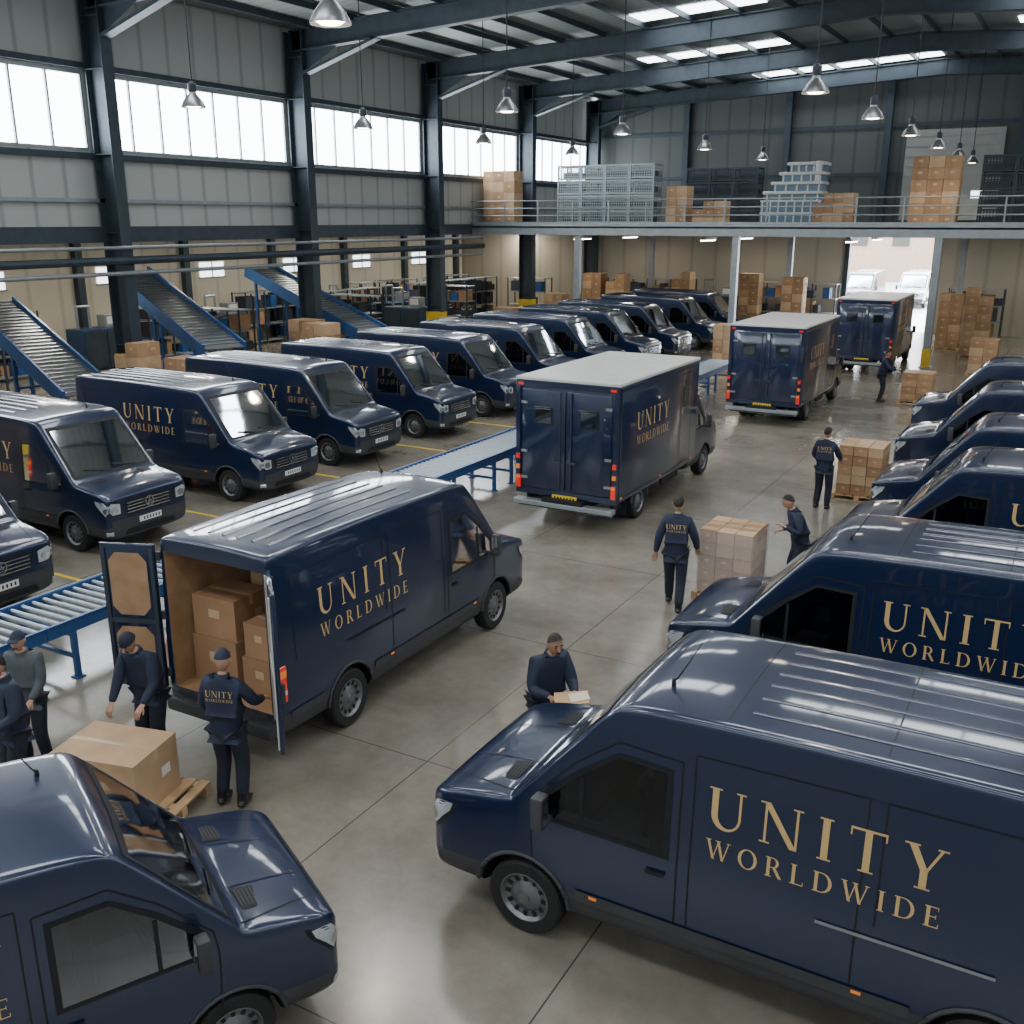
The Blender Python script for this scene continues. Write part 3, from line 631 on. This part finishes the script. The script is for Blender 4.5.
    if hat=='cap':
        head(.086,.106,.132,.035,gg=g4,nose=False); g4.tube([HM@V((0,.07,.05)),HM@V((0,.155,.04))],[.07,.055],12,ell=(1,.12)); part('cap',g4,[JACK],T,smooth=True,ang=60)
    elif hat=='beanie': head(.088,.108,.135,.025,gg=g4,nose=False); part('beanie',g4,[TROU],T,smooth=True,ang=60)
    else:
        head(.082,.100,.128,.030,gg=g4,nose=False,tilt=.75)
        part('hair',g4,[HAIR],T,smooth=True,ang=60)
    if back:
        bv=bvh_of(jme); g5=G(); P=sign(-.15,.0,.30,.068,.03,.018)
        o=up(0,0,1.31)
        ptext(g5,bv,P,o+V((0,-.6,0)),(1,0,0),(0,0,1),(0,1,0),.006); part('back_lettering',g5,[GOLD],T)
    return T
def F(dx,dy): return math.atan2(-dx,dy)
person((-8.58,6.87,0),F(.2,-1),'person in navy uniform and beanie bending over large carton',lean=20,hl=(-.2,.40,.95),hr=(.2,.44,.86),headp=18,hat='beanie')
person((-7.2,6.66,0),F(-.35,1),'person in navy uniform and cap standing at open van',hl=(-.24,.22,.98),hr=(.25,.36,1.1),headp=6,hat='cap',back=True,heady=15)
person((-4.6,8.85,0),F(.8,-.6),'person in navy jacket handling brown parcel over van hood',lean=16,hl=(-.12,.46,1.16),hr=(.14,.42,1.14),headp=2,hat='hair',skinm=SKIN2,sc=1.03)
person((-5.1,14.25,0),F(-.25,1),'person in navy uniform walking away with lettered back',feet=((-.1,.24,.09),(.1,-.26,.13)),hl=(-.3,-.02,.9),hr=(.3,.16,.95),hat='hair',back=True,sc=1.05)
person((-3.55,16.0,0),F(-1,-.55),'person in navy jacket leaning against wrapped carton stack',lean=20,hl=(-.18,.34,1.2),hr=(.18,.30,1.05),headp=8,hat='hair',crouch=.03)
person((-4.4,21.35,0),F(.05,1),'person in navy uniform standing before stacked cartons',hl=(-.24,.28,1.02),hr=(.24,.34,1.05),hat='hair',back=True,heady=-10)
person((-5.75,35.8,0),F(1,.15),'person in navy uniform reaching toward stacked cartons',lean=8,hl=(-.15,.45,1.15),hr=(.15,.45,1.1),hat='hair')
person((-9.12,5.55,0),F(-.2,-1),'person in navy jacket standing near carton pallet',lean=4,hl=(-.2,.3,1.05),hr=(.2,.3,1.05),hat='hair')
person((-9.72,6.15,0),F(.5,-.8),'person in grey jacket standing beside coworker',lean=4,hl=(-.15,.3,1.0),hr=(.2,.3,1.0),hat='cap',jm=GREYJ,sc=.95)
g=G(); g.box((0,0,.03),(.36,.24,.06)); g.box((0,0,.061),(.36,.05,.003),1); g.box((.08,.0,.066),(.2,.16,.006),2,rz=.2)
o=ob('parcel',mesh('parcel',g,[CARD2,TAPE,PAPER]),None,(-4.11,8.52,1.15),(.1,-.08,.5)); tag(o,'flat brown parcel with papers held over the hood','parcel')
# ---------------------------------------------------------------- building
m=bpy.data.materials.new('polished_concrete'); m.use_nodes=True; nt=m.node_tree; b=nt.nodes['Principled BSDF']; N=nt.nodes.new; Lk=nt.links.new
tc=N('ShaderNodeTexCoord'); n1=N('ShaderNodeTexNoise'); n1.inputs['Scale'].default_value=.45; n1.inputs['Detail'].default_value=9; n1.inputs['Roughness'].default_value=.66; n2=N('ShaderNodeTexNoise'); n2.inputs['Scale'].default_value=3.5; n2.inputs['Detail'].default_value=7; n2.inputs['Roughness'].default_value=.7
Lk(tc.outputs['Object'],n1.inputs['Vector']); Lk(tc.outputs['Object'],n2.inputs['Vector'])
r=N('ShaderNodeValToRGB'); r.color_ramp.elements[0].position=.3; r.color_ramp.elements[0].color=(.15,.134,.106,1); r.color_ramp.elements[1].position=.68; r.color_ramp.elements[1].color=(.31,.285,.235,1)
Lk(n1.outputs['Fac'],r.inputs['Fac'])
mx=N('ShaderNodeMix'); mx.data_type='RGBA'; mx.blend_type='MULTIPLY'; mx.inputs[0].default_value=.5; r2=N('ShaderNodeValToRGB'); r2.color_ramp.elements[0].color=(.7,.69,.67,1); r2.color_ramp.elements[0].position=.32; r2.color_ramp.elements[1].position=.62; Lk(n2.outputs['Fac'],r2.inputs['Fac']); Lk(r.outputs['Color'],mx.inputs[6]); Lk(r2.outputs['Color'],mx.inputs[7])
sp=N('ShaderNodeSeparateXYZ'); Lk(tc.outputs['Object'],sp.inputs[0]); 
def jl(out,per,off):
    a=N('ShaderNodeMath'); a.operation='ADD'; a.inputs[1].default_value=off+1000*per; Lk(out,a.inputs[0])
    q=N('ShaderNodeMath'); q.operation='MODULO'; q.inputs[1].default_value=per; Lk(a.outputs[0],q.inputs[0]); w=N('ShaderNodeMath'); w.operation='LESS_THAN'; w.inputs[1].default_value=.016; Lk(q.outputs[0],w.inputs[0]); return w.outputs[0]
mxx=N('ShaderNodeMath'); mxx.operation='MAXIMUM'; Lk(jl(sp.outputs[0],2.9,5.9),mxx.inputs[0]); Lk(jl(sp.outputs[1],3.6,-1.2),mxx.inputs[1])
m2=N('ShaderNodeMix'); m2.data_type='RGBA'; m2.inputs[7].default_value=(.08,.075,.065,1); Lk(mxx.outputs[0],m2.inputs[0]); Lk(mx.outputs[2],m2.inputs[6]); Lk(m2.outputs[2],b.inputs['Base Color'])
mr=N('ShaderNodeMapRange'); mr.inputs[3].default_value=.13; mr.inputs[4].default_value=.27; Lk(n1.outputs['Fac'],mr.inputs[0]); Lk(mr.outputs[0],b.inputs['Roughness'])
b.inputs['Specular IOR Level'].default_value=.85
XL,XR,YF,YB=-38.0,12.0,-8.0,60.0; XC=-28.0
g=G(); g.box(((XL+XR)/2,(YF+YB)/2,-.1),(XR-XL,YB-YF,.2)); struct(ob('floor',mesh('floor',g,[m])))
def ribbed(name,c,per,axis=1,depth=.25,rough=.5):
    m=bpy.data.materials.new(name); m.use_nodes=True; nt=m.node_tree; b=nt.nodes['Principled BSDF']; tc=nt.nodes.new('ShaderNodeTexCoord'); sp=nt.nodes.new('ShaderNodeSeparateXYZ'); nt.links.new(tc.outputs['Object'],sp.inputs[0])
    a=nt.nodes.new('ShaderNodeMath'); a.operation='MULTIPLY'; a.inputs[1].default_value=2*math.pi/per; nt.links.new(sp.outputs[axis],a.inputs[0]); s=nt.nodes.new('ShaderNodeMath'); s.operation='SINE'; nt.links.new(a.outputs[0],s.inputs[0])
    mr=nt.nodes.new('ShaderNodeValToRGB'); mr.color_ramp.elements[0].position=.0; mr.color_ramp.elements[1].position=.08; mr.color_ramp.elements[0].color=(*[x*(1-depth) for x in c],1); mr.color_ramp.elements[1].color=(*c,1)
    h=nt.nodes.new('ShaderNodeMath'); h.operation='MULTIPLY_ADD'; h.inputs[1].default_value=.5; h.inputs[2].default_value=.5; nt.links.new(s.outputs[0],h.inputs[0]); nt.links.new(h.outputs[0],mr.inputs[0]); nt.links.new(mr.outputs[0],b.inputs['Base Color']); b.inputs['Roughness'].default_value=rough
    bp=nt.nodes.new('ShaderNodeBump'); bp.inputs['Distance'].default_value=.02; bp.inputs['Strength'].default_value=.3; nt.links.new(mr.outputs[0],bp.inputs['Height']); nt.links.new(bp.outputs[0],b.inputs['Normal'])
    return m
CLAD=ribbed('wall_cladding',(.44,.45,.43),1.15,1,.3); CREAM=ribbed('cream_cladding',(.60,.55,.44),1.5,1,.2); CREAMX=ribbed('cream_cladding_back',(.40,.36,.29),1.5,0,.2)
DARKW=ribbed('dark_cladding',(.08,.09,.09),1.2,0,.35); ROOF=ribbed('roof_sheeting',(.24,.265,.255),.5,1,.35)
WGL=mat('window_daylight',(.9,.95,1),.3,emit=(.90,.96,1.0),es=14.0)
WGF=mat('window_daylight_soft',(.9,.95,1),.3,emit=(.90,.96,1.0),es=3.5)
SKYL=mat('skylight_panel',(.9,.95,1),.3,emit=(.93,.97,1.0),es=9.0)
FILLTUBE=mat('fill_tube_glow',(.9,.9,.85),.3,emit=(1,.93,.8),es=30)
EV=13.1; RX=-8.0; SLP=.05
def rz_(x): return EV+SLP*(min(x,2*RX-x)-XC)
WB,WT=8.15,10.4
g=G(); g.box((XC-.35,(YF+YB)/2,(5.6+WB)/2),(.2,YB-YF,WB-5.6)); g.box((XC-.35,(YF+YB)/2,(WT+EV+.2)/2),(.2,YB-YF,EV+.2-WT)); struct(ob('wall_left_upper',mesh('wall_left_upper',g,[CLAD])))
colY=[-4.9+9.25*i for i in range(8)]
k=1
for i in range(len(colY)-1):
    a,b_=colY[i]+.3,colY[i+1]-.3
    g=G(); g.quad([(XC-.33,a,WB),(XC-.33,b_,WB),(XC-.33,b_,WT),(XC-.33,a,WT)])
    n=7
    for j in range(n+1): y=a+(b_-a)*j/n; g.box((XC-.28,y,(WB+WT)/2),(.08,.07,WT-WB),1)
    for z in(WB,WT): g.box((XC-.28,(a+b_)/2,z),(.12,b_-a,.10),1)
    struct(ob('window_%d'%k,mesh('window',g,[WGL,STEELL]))); k+=1
g=G()
for i in range(len(colY)): g.box((XC-.35,colY[i],(WB+WT)/2),(.2,.62,WT-WB))
struct(ob('wall_left_piers',mesh('wall_left_piers',g,[CLAD])))
k=1
for z,h,w,mt in((5.55,.5,.35,STEEL),(7.95,.18,.2,STEEL),(10.6,.18,.2,STEEL),(6.6,.12,.15,STEELL)):
    g=G(); g.box((XC-.15,(YF+YB)/2,z),(w,YB-YF-.2,h)); struct(ob('trim_%d'%k,mesh('trim',g,[mt]))); k+=1
g=G(); g.box((XL-.1,(YF+YB)/2,2.8),(.2,YB-YF,5.6)); struct(ob('wall_left',mesh('wall_left',g,[CREAM])))
for y in range(11,60,6): g=G(); g.box((XL+.15,y,2.8),(.3,.35,5.6)); struct(ob('trim_%d'%k,mesh('trim',g,[STEEL]))); k+=1
g=G(); g.box(((XL+XC)/2-.3,(YF+YB)/2,5.75),(XC-XL-.3,YB-YF,.2)); struct(ob('ceiling_annex',mesh('ceiling_annex',g,[mat('annex_soffit',(.12,.13,.13),.7)])))
k=1
for y in range(12,60,6):
    g=G(); g.quad([(XL+.03,y,3.3),(XL+.03,y+1.6,3.3),(XL+.03,y+1.6,4.0),(XL+.03,y,4.0)]); g.box((XL+.04,y+.8,3.65),(.06,.06,.7),1); g.box((XL+.04,y+.8,3.28),(.08,1.7,.06),1); struct(ob('window_2%d'%k,mesh('window',g,[WGF,STEELL]))); k+=1
def fill_tube(x,y,z,e):  # tube lamps added to brighten the annex and the space under the mezzanine
    T=thing('fill_tube','added white fill light tube under low ceiling','lamp',(x,y,z),0,'added fill light tubes')
    g=G(); g.box((0,0,.05),(.3,1.8,.12)); part('housing',g,[WHITE],T); g=G(); g.box((0,0,-.03),(.2,1.7,.04)); part('tube',g,[FILLTUBE],T)
    for yy in(-.6,.6): g=G(); g.tube([(0,yy,.1),(0,yy,.26)],.01,6); part('hanger',g,[STEEL],T)
    l=bpy.data.lights.new('fill_glow','AREA'); l.energy=e; l.color=(1,.93,.8); l.size=.25; l.size_y=1.7; l.shape='RECTANGLE'
    o=bpy.data.objects.new('fill_glow',l); COL.objects.link(o); o.location=(x,y,z-.08)
for y in range(10,60,7): fill_tube(-33,y,5.38,180)
for x in(-24,-17,-10,-2): 
    for y in(50,56.5): fill_tube(x,y,5.05,45)
g=G(); g.box((-12.2-12.95,YB+.1,2.75),(25.7,.2,5.5)) ; g.box(((-7.4+XR)/2,YB+.1,2.75),(XR+7.4,.2,5.5)); g.box((-9.85,YB+.1,5.35),(4.9,.2,.4)); struct(ob('wall_back_lower',mesh('wall_back_lower',g,[CREAMX])))
g=G(); g.box(((XC+XR)/2,YB+.1,(5.5+15)/2),(XR-XC,.2,9.5)); struct(ob('wall_back_upper',mesh('wall_back_upper',g,[DARKW])))
k=60
for x in(-22,-16,-10.6,-4,2): g=G(); g.box((x,YB-.2,9.9),(.35,.35,8.2)); struct(ob('trim_%d'%k,mesh('trim',g,[STEEL]))); k+=1
for z in(8.4,10.9): g=G(); g.box((-8,YB-.05,z),(39,.12,.2)); struct(ob('trim_%d'%k,mesh('trim',g,[STEEL]))); k+=1
g=G(); g.box((-7.2,YB-.15,8.3),(4.8,.1,4.6),0)
for i in range(9): g.box((-7.2,YB-.22,6.3+i*.5),(4.8,.04,.05),1)
for x in(-8.6,-7.2,-5.8): g.box((x,YB-.22,7.3),(.6,.04,.35),2)
struct(ob('door_1',mesh('door_1',g,[mat('door_panel_pale',(.30,.30,.28),.5,var=.05),STEELL,WGF])))
g=G()
for x in(-12.15,-7.5): g.box((x,YB-.05,2.55),(.25,.3,5.1))
g.box((-9.83,YB-.05,5.2),(4.9,.3,.2)); struct(ob('door_2_frame',mesh('door_2_frame',g,[STEEL])))
g=G(); g.box((XR+.1,(YF+YB)/2,4.5),(.2,YB-YF,9)); g.box((XR+.1,(YF+YB)/2,12.6),(.2,YB-YF,2)); struct(ob('wall_right',mesh('wall_right',g,[CLAD])))
g=G(); g.quad([(XR,YF,9),(XR,YB,9),(XR,YB,11.6),(XR,YF,11.6)])
for i in range(46): g.box((XR-.03,YF+i*1.5,10.3),(.08,.07,2.6),1)
struct(ob('window_40',mesh('window',g,[WGF,STEELL])))  # unseen glowing band, added for the windshields to reflect
g=G(); g.box(((XL+XR)/2,YF-.1,4),(XR-XL,.2,8)); g.box(((XC+XR)/2,YF-.1,13),(XR-XC,.2,4)); struct(ob('wall_front',mesh('wall_front',g,[CLAD])))
g=G(); g.quad([(XC,YF,8),(XR,YF,8),(XR,YF,11),(XC,YF,11)])
for i in range(27): g.box((XC+i*1.5,YF+.03,9.5),(.07,.08,3),1)
struct(ob('window_41',mesh('window',g,[WGF,STEELL])))  # unseen glowing band behind the camera, added as fill light
g=G()
for xa,xb in((XC-.6,RX),(RX,XR+.3)):
    za,zb_=rz_(xa),rz_(xb); g.quad([(xa,YF-.2,za),(xb,YF-.2,zb_),(xb,YB+.3,zb_),(xa,YB+.3,za)])
struct(ob('ceiling',mesh('ceiling',g,[ROOF])))
k=70
def sky(xc,w,yc,d):
    global k
    g=G(); 
    for a,b in (((xc-w/2,min(xc+w/2,RX)),(max(xc-w/2,RX),xc+w/2)) if xc-w/2<RX<xc+w/2 else ((xc-w/2,xc+w/2),)): g.quad([(a,yc-d/2,rz_(a)-.03),(b,yc-d/2,rz_(b)-.03),(b,yc+d/2,rz_(b)-.03),(a,yc+d/2,rz_(a)-.03)])
    struct(ob('window_%d'%k,mesh('window',g,[SKYL]))); k+=1
for i in range(len(colY)-1):
    yc=(colY[i]+colY[i+1])/2
    if yc<30:
        for xc,w in((-20,5),(-12.2,7),(-3.2,7),(5,5)): sky(xc,w,yc,1.8)  # out-of-view skylights, added to whiten windshield reflections and brighten the floor
for xc,w,yc in((-14.5,5,39.9),(-17,7,49.1),(-12.8,9.5,58.2),(-1,6,39.9),(-1,6,49.1)): sky(xc,w,yc,1.5)
def ibeam(g,p0,p1,dep,wid,mi=0,tw=.03,tf=.05):
    p0,p1=V(p0),V(p1); X=(p1-p0); L=X.length; X.normalize(); n=V((0,1,0)); Z=X.cross(n).normalized(); mid=(p0+p1)/2
    if abs(X.z)>.9: Z=V((1,0,0)); 
    M=Matrix(((X.x,n.x,Z.x,mid.x),(X.y,n.y,Z.y,mid.y),(X.z,n.z,Z.z,mid.z),(0,0,0,1)))
    g.box((0,0,0),(L,tw,dep),mi,M=M); g.box((0,0,dep/2),(L,wid,tf),mi,M=M); g.box((0,0,-dep/2),(L,wid,tf),mi,M=M)
for i,y in enumerate(colY):
    if y>59: y=59.0
    T=thing('steel_column','dark blue-grey steel column with yellow base guard','column',(XC+.3,y,0),0,'steel columns along the side wall')
    g=G(); ibeam(g,(0,0,0),(0,0,12.9),.8,.42)
    for z in(2,4.8,5.6,8,10.5,12): g.box((0,0,z),(.78,.4,.03))
    g.box((0,0,.02),(1.1,.7,.04)); part('shaft',g,[STEEL],T)
    g=G(); g.box((0,0,.85),(.88,.5,1.7)); part('base_guard',g,[YEL],T)
    g=G(); a=(XC+.1,y,rz_(XC)-.55); r_=(RX,y,rz_(RX)-.55); e=(XR,y,rz_(XR)-.55); ibeam(g,a,r_,.72,.36); ibeam(g,r_,e,.72,.36)
    g.quad([(XC+.7,y,12.8),(XC+3.6,y,12.8+.1),(XC+.7,y,11.5)]); ibeam(g,(XC+.7,y,11.4),(XC+4.2,y,12.4),.06,.36)
    tag(ob('roof_beam',mesh('roof_beam',g,[STEEL])),'dark blue-grey steel roof beam spanning the hall','beam','roof beams')
x=XC+1.2; 
while x<XR:
    g=G(); zz=rz_(x)-.13; g.box((x,(YF+YB)/2,zz),(.07,YB-YF-.2,.22)); tag(ob('roof_purlin',mesh('roof_purlin',g,[STEEL])),'slim steel purlin under the roof sheeting','beam','roof purlins'); x+=1.95
for x,z,r_ in((XC+.9,4.75,.13),(XC+.86,4.35,.07),(XC+.86,5.15,.06)):
    g=G(); g.tube([(x,YF+.3,z),(x,44.8,z)],r_,10); tag(ob('service_pipe',mesh('service_pipe',g,[STEEL if r_>.1 else STEELL],smooth=True)),'long grey service pipe fixed along the columns','pipe','service pipes')
MT=5.75; MX0,MX1=XC-.1,XR-.1; MY0,MY1=45.2,59.7; XD=XC+.8
T=thing('mezzanine','grey steel mezzanine deck on posts','mezzanine',((MX0+MX1)/2,MY0,0))
cx=(MX0+MX1)/2; dc=(XD+MX1)/2-cx
g=G(); g.box((dc,(MY1-MY0)/2,MT-.06),(MX1-XD,MY1-MY0,.12)); g.box(((MX0+XD)/2-cx,2.3,MT-.06),(XD-MX0,4.6,.12)); part('deck',g,[STEELL],T)
g=G(); g.box((0,.05,MT-.22),(MX1-MX0,.10,.42)); g.box((0,.05,MT-.02),(MX1-MX0,.2,.05)); g.box((0,.05,MT-.43),(MX1-MX0,.24,.04)); part('edge_beam',g,[STEELL],T)
for y in(5,10): g=G(); g.box((dc,y,MT-.3),(MX1-XD,.2,.36)); part('joist',g,[STEEL],T)
for x in range(-26,12,3): g=G(); g.box((x-cx,(MY1-MY0)/2,MT-.22),(.12,MY1-MY0-.3,.2)); part('joist',g,[STEEL],T)
for x in(-22,-14.1,-5.6,2.5):
    for y in(.15,9.8): g=G(); g.box((x-cx,y,(MT-.45)/2),(.28,.28,MT-.45)); g.box((x-cx,y,.02),(.5,.5,.04)); part('post',g,[STEELL],T)
    g=G(); g.box((x-cx,.15,.4),(.34,.34,.8)); part('post_guard',g,[YEL],T)
T=thing('guard_railing','pale steel guard railing along mezzanine edge','railing',(cx,MY0+.1,MT+.01))
for z in(1.15,.8,.45): g=G(); g.tube([(MX0-cx,0,z),(MX1-cx,0,z)],.03,8); part('rail',g,[STEELL],T)
g=G(); g.box((0,0,.08),(MX1-MX0,.02,.15)); part('toe_board',g,[STEELL],T)
x=MX0+.1
while x<MX1: g=G(); g.box((x-cx,0,.58),(.06,.06,1.16)); part('post',g,[STEELL],T); x+=1.9
stack((-26.95,46.6,0),(3,1,5),(.60,.9,.52),'cartons stacked on the mezzanine','brown carton stacked on mezzanine deck',z0=MT+.01)
stack((-17.6,47.3,0),(2,1,4),(.5,.9,.44),'cartons stacked on the mezzanine','brown carton stacked on mezzanine deck',z0=MT+.01)
stack((-16.0,47.3,0),(3,1,3),(.5,.9,.36),'cartons stacked on the mezzanine','brown carton stacked on mezzanine deck',z0=MT+.01,skip=.3)
stack((-10.2,46.8,0),(4,1,3),(.42,.9,.4),'cartons stacked on the mezzanine','brown carton stacked on mezzanine deck',z0=MT+.16,skip=.2)
pallet((-10.2,46.8,MT+.005),0,'wooden pallet on mezzanine deck')
stack((-6.2,47.2,0),(3,1,6),(.62,.9,.46),'cartons stacked on the mezzanine','brown carton stacked on mezzanine deck',z0=MT+.01)
g=G(); w,d,h=1.2,1.0,.7
for x in(-w/2,w/2):
    for y in(-d/2,d/2): g.box((x,y,h/2),(.08,.08,h))
for z in(.08,h-.04):
    for y in(-d/2,d/2): g.box((0,y,z),(w,.06,.08))
    for x in(-w/2,w/2): g.box((x,0,z),(.06,d,.08))
for i in range(9):
    for y in(-d/2,d/2): g.box((-w/2+.12+i*.12,y,h/2),(.03,.02,h-.1))
for i in range(4):
    for y in(-d/2,d/2): g.box((0,y,.18+i*.13),(w,.015,.03))
g.box((0,0,.08),(w,d,.03)); g.box((0,.1,.24),(w*.8,d*.6,.28),1)
CAGE=mesh('wire_container',g,[GALV,mat('grey_parts',(.05,.06,.065),.6,var=.3,scale=9)]); CAGED=mesh('wire_container_dark',g,[DARKM,STEEL])
for i in range(4):
    for k2 in range(4): tag(ob('wire_container',CAGE,None,(-23.2+i*1.29,47.2,MT+.01+k2*.71)),'grey wire mesh container stacked on mezzanine','container','grey wire containers')
for i in range(3):
    for k2 in range(4): tag(ob('wire_container',CAGED,None,(-18.6+i*1.29,53,MT+.01+k2*.71)),'dark steel container stacked on mezzanine','container','dark steel containers')
for i in range(3):
    for k2 in range(4): tag(ob('wire_container',CAGED,None,(-3.9+i*1.29,48.2,MT+.01+k2*.71)),'dark steel container stacked on mezzanine','container','dark steel containers')
T=thing('packing_machine','white tiered machine on blue-grey base on mezzanine','machine',(-12.4,48.4,MT+.01))
MB=mat('machine_grey_blue',(.12,.20,.27),.4,var=.1)
g=G(); g.box((0,0,.55),(2.8,1.4,1.1)); part('base',g,[MB],T,bev=.02)
g=G()
for i in range(8): g.box((-1.3+i*.37,-.72,.55),(.06,.04,1.1))
for z in(.05,.55,1.08): g.box((0,-.72,z),(2.8,.05,.07))
part('base_frame',g,[WHITE],T)
for i in range(4):
    w_=2.7-i*.32; z=1.1+i*.42; y0=-.05+i*.10
    g=G(); g.box((.16*i,y0,z+.34),(w_,1.3,.14)); ob('housing',mesh('housing',g,[WHITE],bev=.06,smooth=True),T)
    g=G(); g.box((.16*i,y0+.06,z+.13),(w_-.25,1.1,.28)); 
    for j in range(5): g.box((.16*i-w_/2+.2+j*(w_-.4)/4,y0-.5,z+.13),(.07,.05,.28),1)
    part('display_window',g,[MB,WHITE],T)
g=G(); g.box((1.05,.1,1.95),(.28,1.0,1.7)); ob('housing',mesh('housing',g,[WHITE],bev=.06,smooth=True),T)
LP=thing('pendant_lamp','bell-shaped metal pendant lamp hanging from roof on cable','lamp',(-6,24.5,8.75),0,'bell-shaped pendant lamps')
g=G(); g.lathe([(.31,0),(.30,.04),(.24,.16),(.15,.27),(.10,.32),(.10,.36)],n=24); g.lathe([(.30,.002),(.29,.04),(.23,.15),(.14,.26)],n=24); part('lamp_shade',g,[ALU],LP,smooth=True)
g=G(); g.lathe([(0,.36),(.09,.36),(.11,.40),(.11,.56),(.06,.62),(0,.63)],n=16); part('ballast_housing',g,[DARKM],LP,smooth=True)
g=G(); g.lathe([(0,-.01),(.15,.0),(.24,.06),(.14,.2),(0,.22)],n=16); part('bulb',g,[BULB],LP,smooth=True)
g=G(); g.tube([(0,0,.62),(0,0,5.0)],.018,6); part('cable',g,[SEAM],LP)
lamps=[(-6,24.5)]
def cabtop(o,x):
    for c in o.children:
        if c.name.startswith('cable'): L=(rz_(x)-.05-8.75-.62)/4.38; c.scale=(1,1,L); c.location=(0,0,.62*(1-L))
for x,y in((-6,31.3),(-6,38.1),(-6,45),(-6,51.8),(-6,57.5),(-14.1,24.6),(-14.3,32.7),(-14.4,41.3),(-14.4,49.6),(-20.5,19.7),(-20.5,26.7),(-20.5,34),(-20.5,41.5),(-10.2,12.6),(-2.5,10),(-6,3)):
    o=clone(LP,(x,y,8.75)); cabtop(o,x); lamps.append((x,y))
cabtop(LP,-6)
for x,y in lamps:
    l=bpy.data.lights.new('lamp_light','SPOT'); l.energy=240; l.color=(1,.88,.72); l.spot_size=math.radians(125); l.spot_blend=.6; l.shadow_soft_size=.2
    o=bpy.data.objects.new('lamp_light',l); COL.objects.link(o); o.location=(x,y,8.7)
k=20
for y in(10.42,14.4,18.3,22.0,25.75,29.45,33.15):
    g=G(); g.box((-18.4,y,.004),(8,.09,.006)); struct(ob('trim_2%d'%k,mesh('trim',g,[YEL]))); k+=1
g=G(); g.box((-10,90,-.12),(60,60,.2)); struct(ob('floor_outside',mesh('floor_outside',g,[mat('outside_asphalt',(.5,.5,.49),.6,var=.1)])))
g=G(); g.box((-15,112,5),(24,6,10)); 
for i in range(6): g.box((-25+i*4,108.9,4.5),(1.6,.1,2),1)
tag(ob('warehouse_building',mesh('warehouse_building',g,[mat('brown_brick',(.3,.2,.14),.8,var=.1),GLASS])),'brown brick building across the yard','building')
wm=mat('white_paint',(.6,.62,.65),.3,coat=1)
def recolor(o,ma):
    for c in list(o.children):
        if c.name.startswith('body'): c.data=c.data.copy(); c.data.materials[0]=ma
        if c.name.startswith('lettering'): bpy.data.objects.remove(c)
c=clone(van0,(-10.9,76,0),math.pi/2,label='white delivery van parked outside in the yard'); recolor(c,wm); del c['group']
c=clone(van0,(-14.2,74,0),math.pi/2,label='dark grey van parked outside in the yard'); recolor(c,mat('grey_paint',(.12,.14,.16),.3,coat=1)); del c['group']
sl=bpy.data.lights.new('sun','SUN'); sl.energy=9; sl.color=(1,.97,.92); sl.angle=math.radians(3); so=bpy.data.objects.new('sun',sl); COL.objects.link(so)
so.rotation_euler=V((.04,-1,-.36)).to_track_quat('-Z','Y').to_euler(); so.location=(-9,90,20)
w=bpy.data.worlds.new('World'); bpy.context.scene.world=w; w.use_nodes=True; bg=w.node_tree.nodes['Background']; bg.inputs[0].default_value=(.85,.92,1,1); bg.inputs[1].default_value=16.0
cd=bpy.data.cameras.new('camera'); cd.lens=34.98; cd.sensor_width=36; cd.clip_end=500; co=bpy.data.objects.new('camera',cd); COL.objects.link(co)
co.location=(0,0,6); co.rotation_euler=(math.radians(90-16.35),0,math.radians(29.55)); bpy.context.scene.camera=co
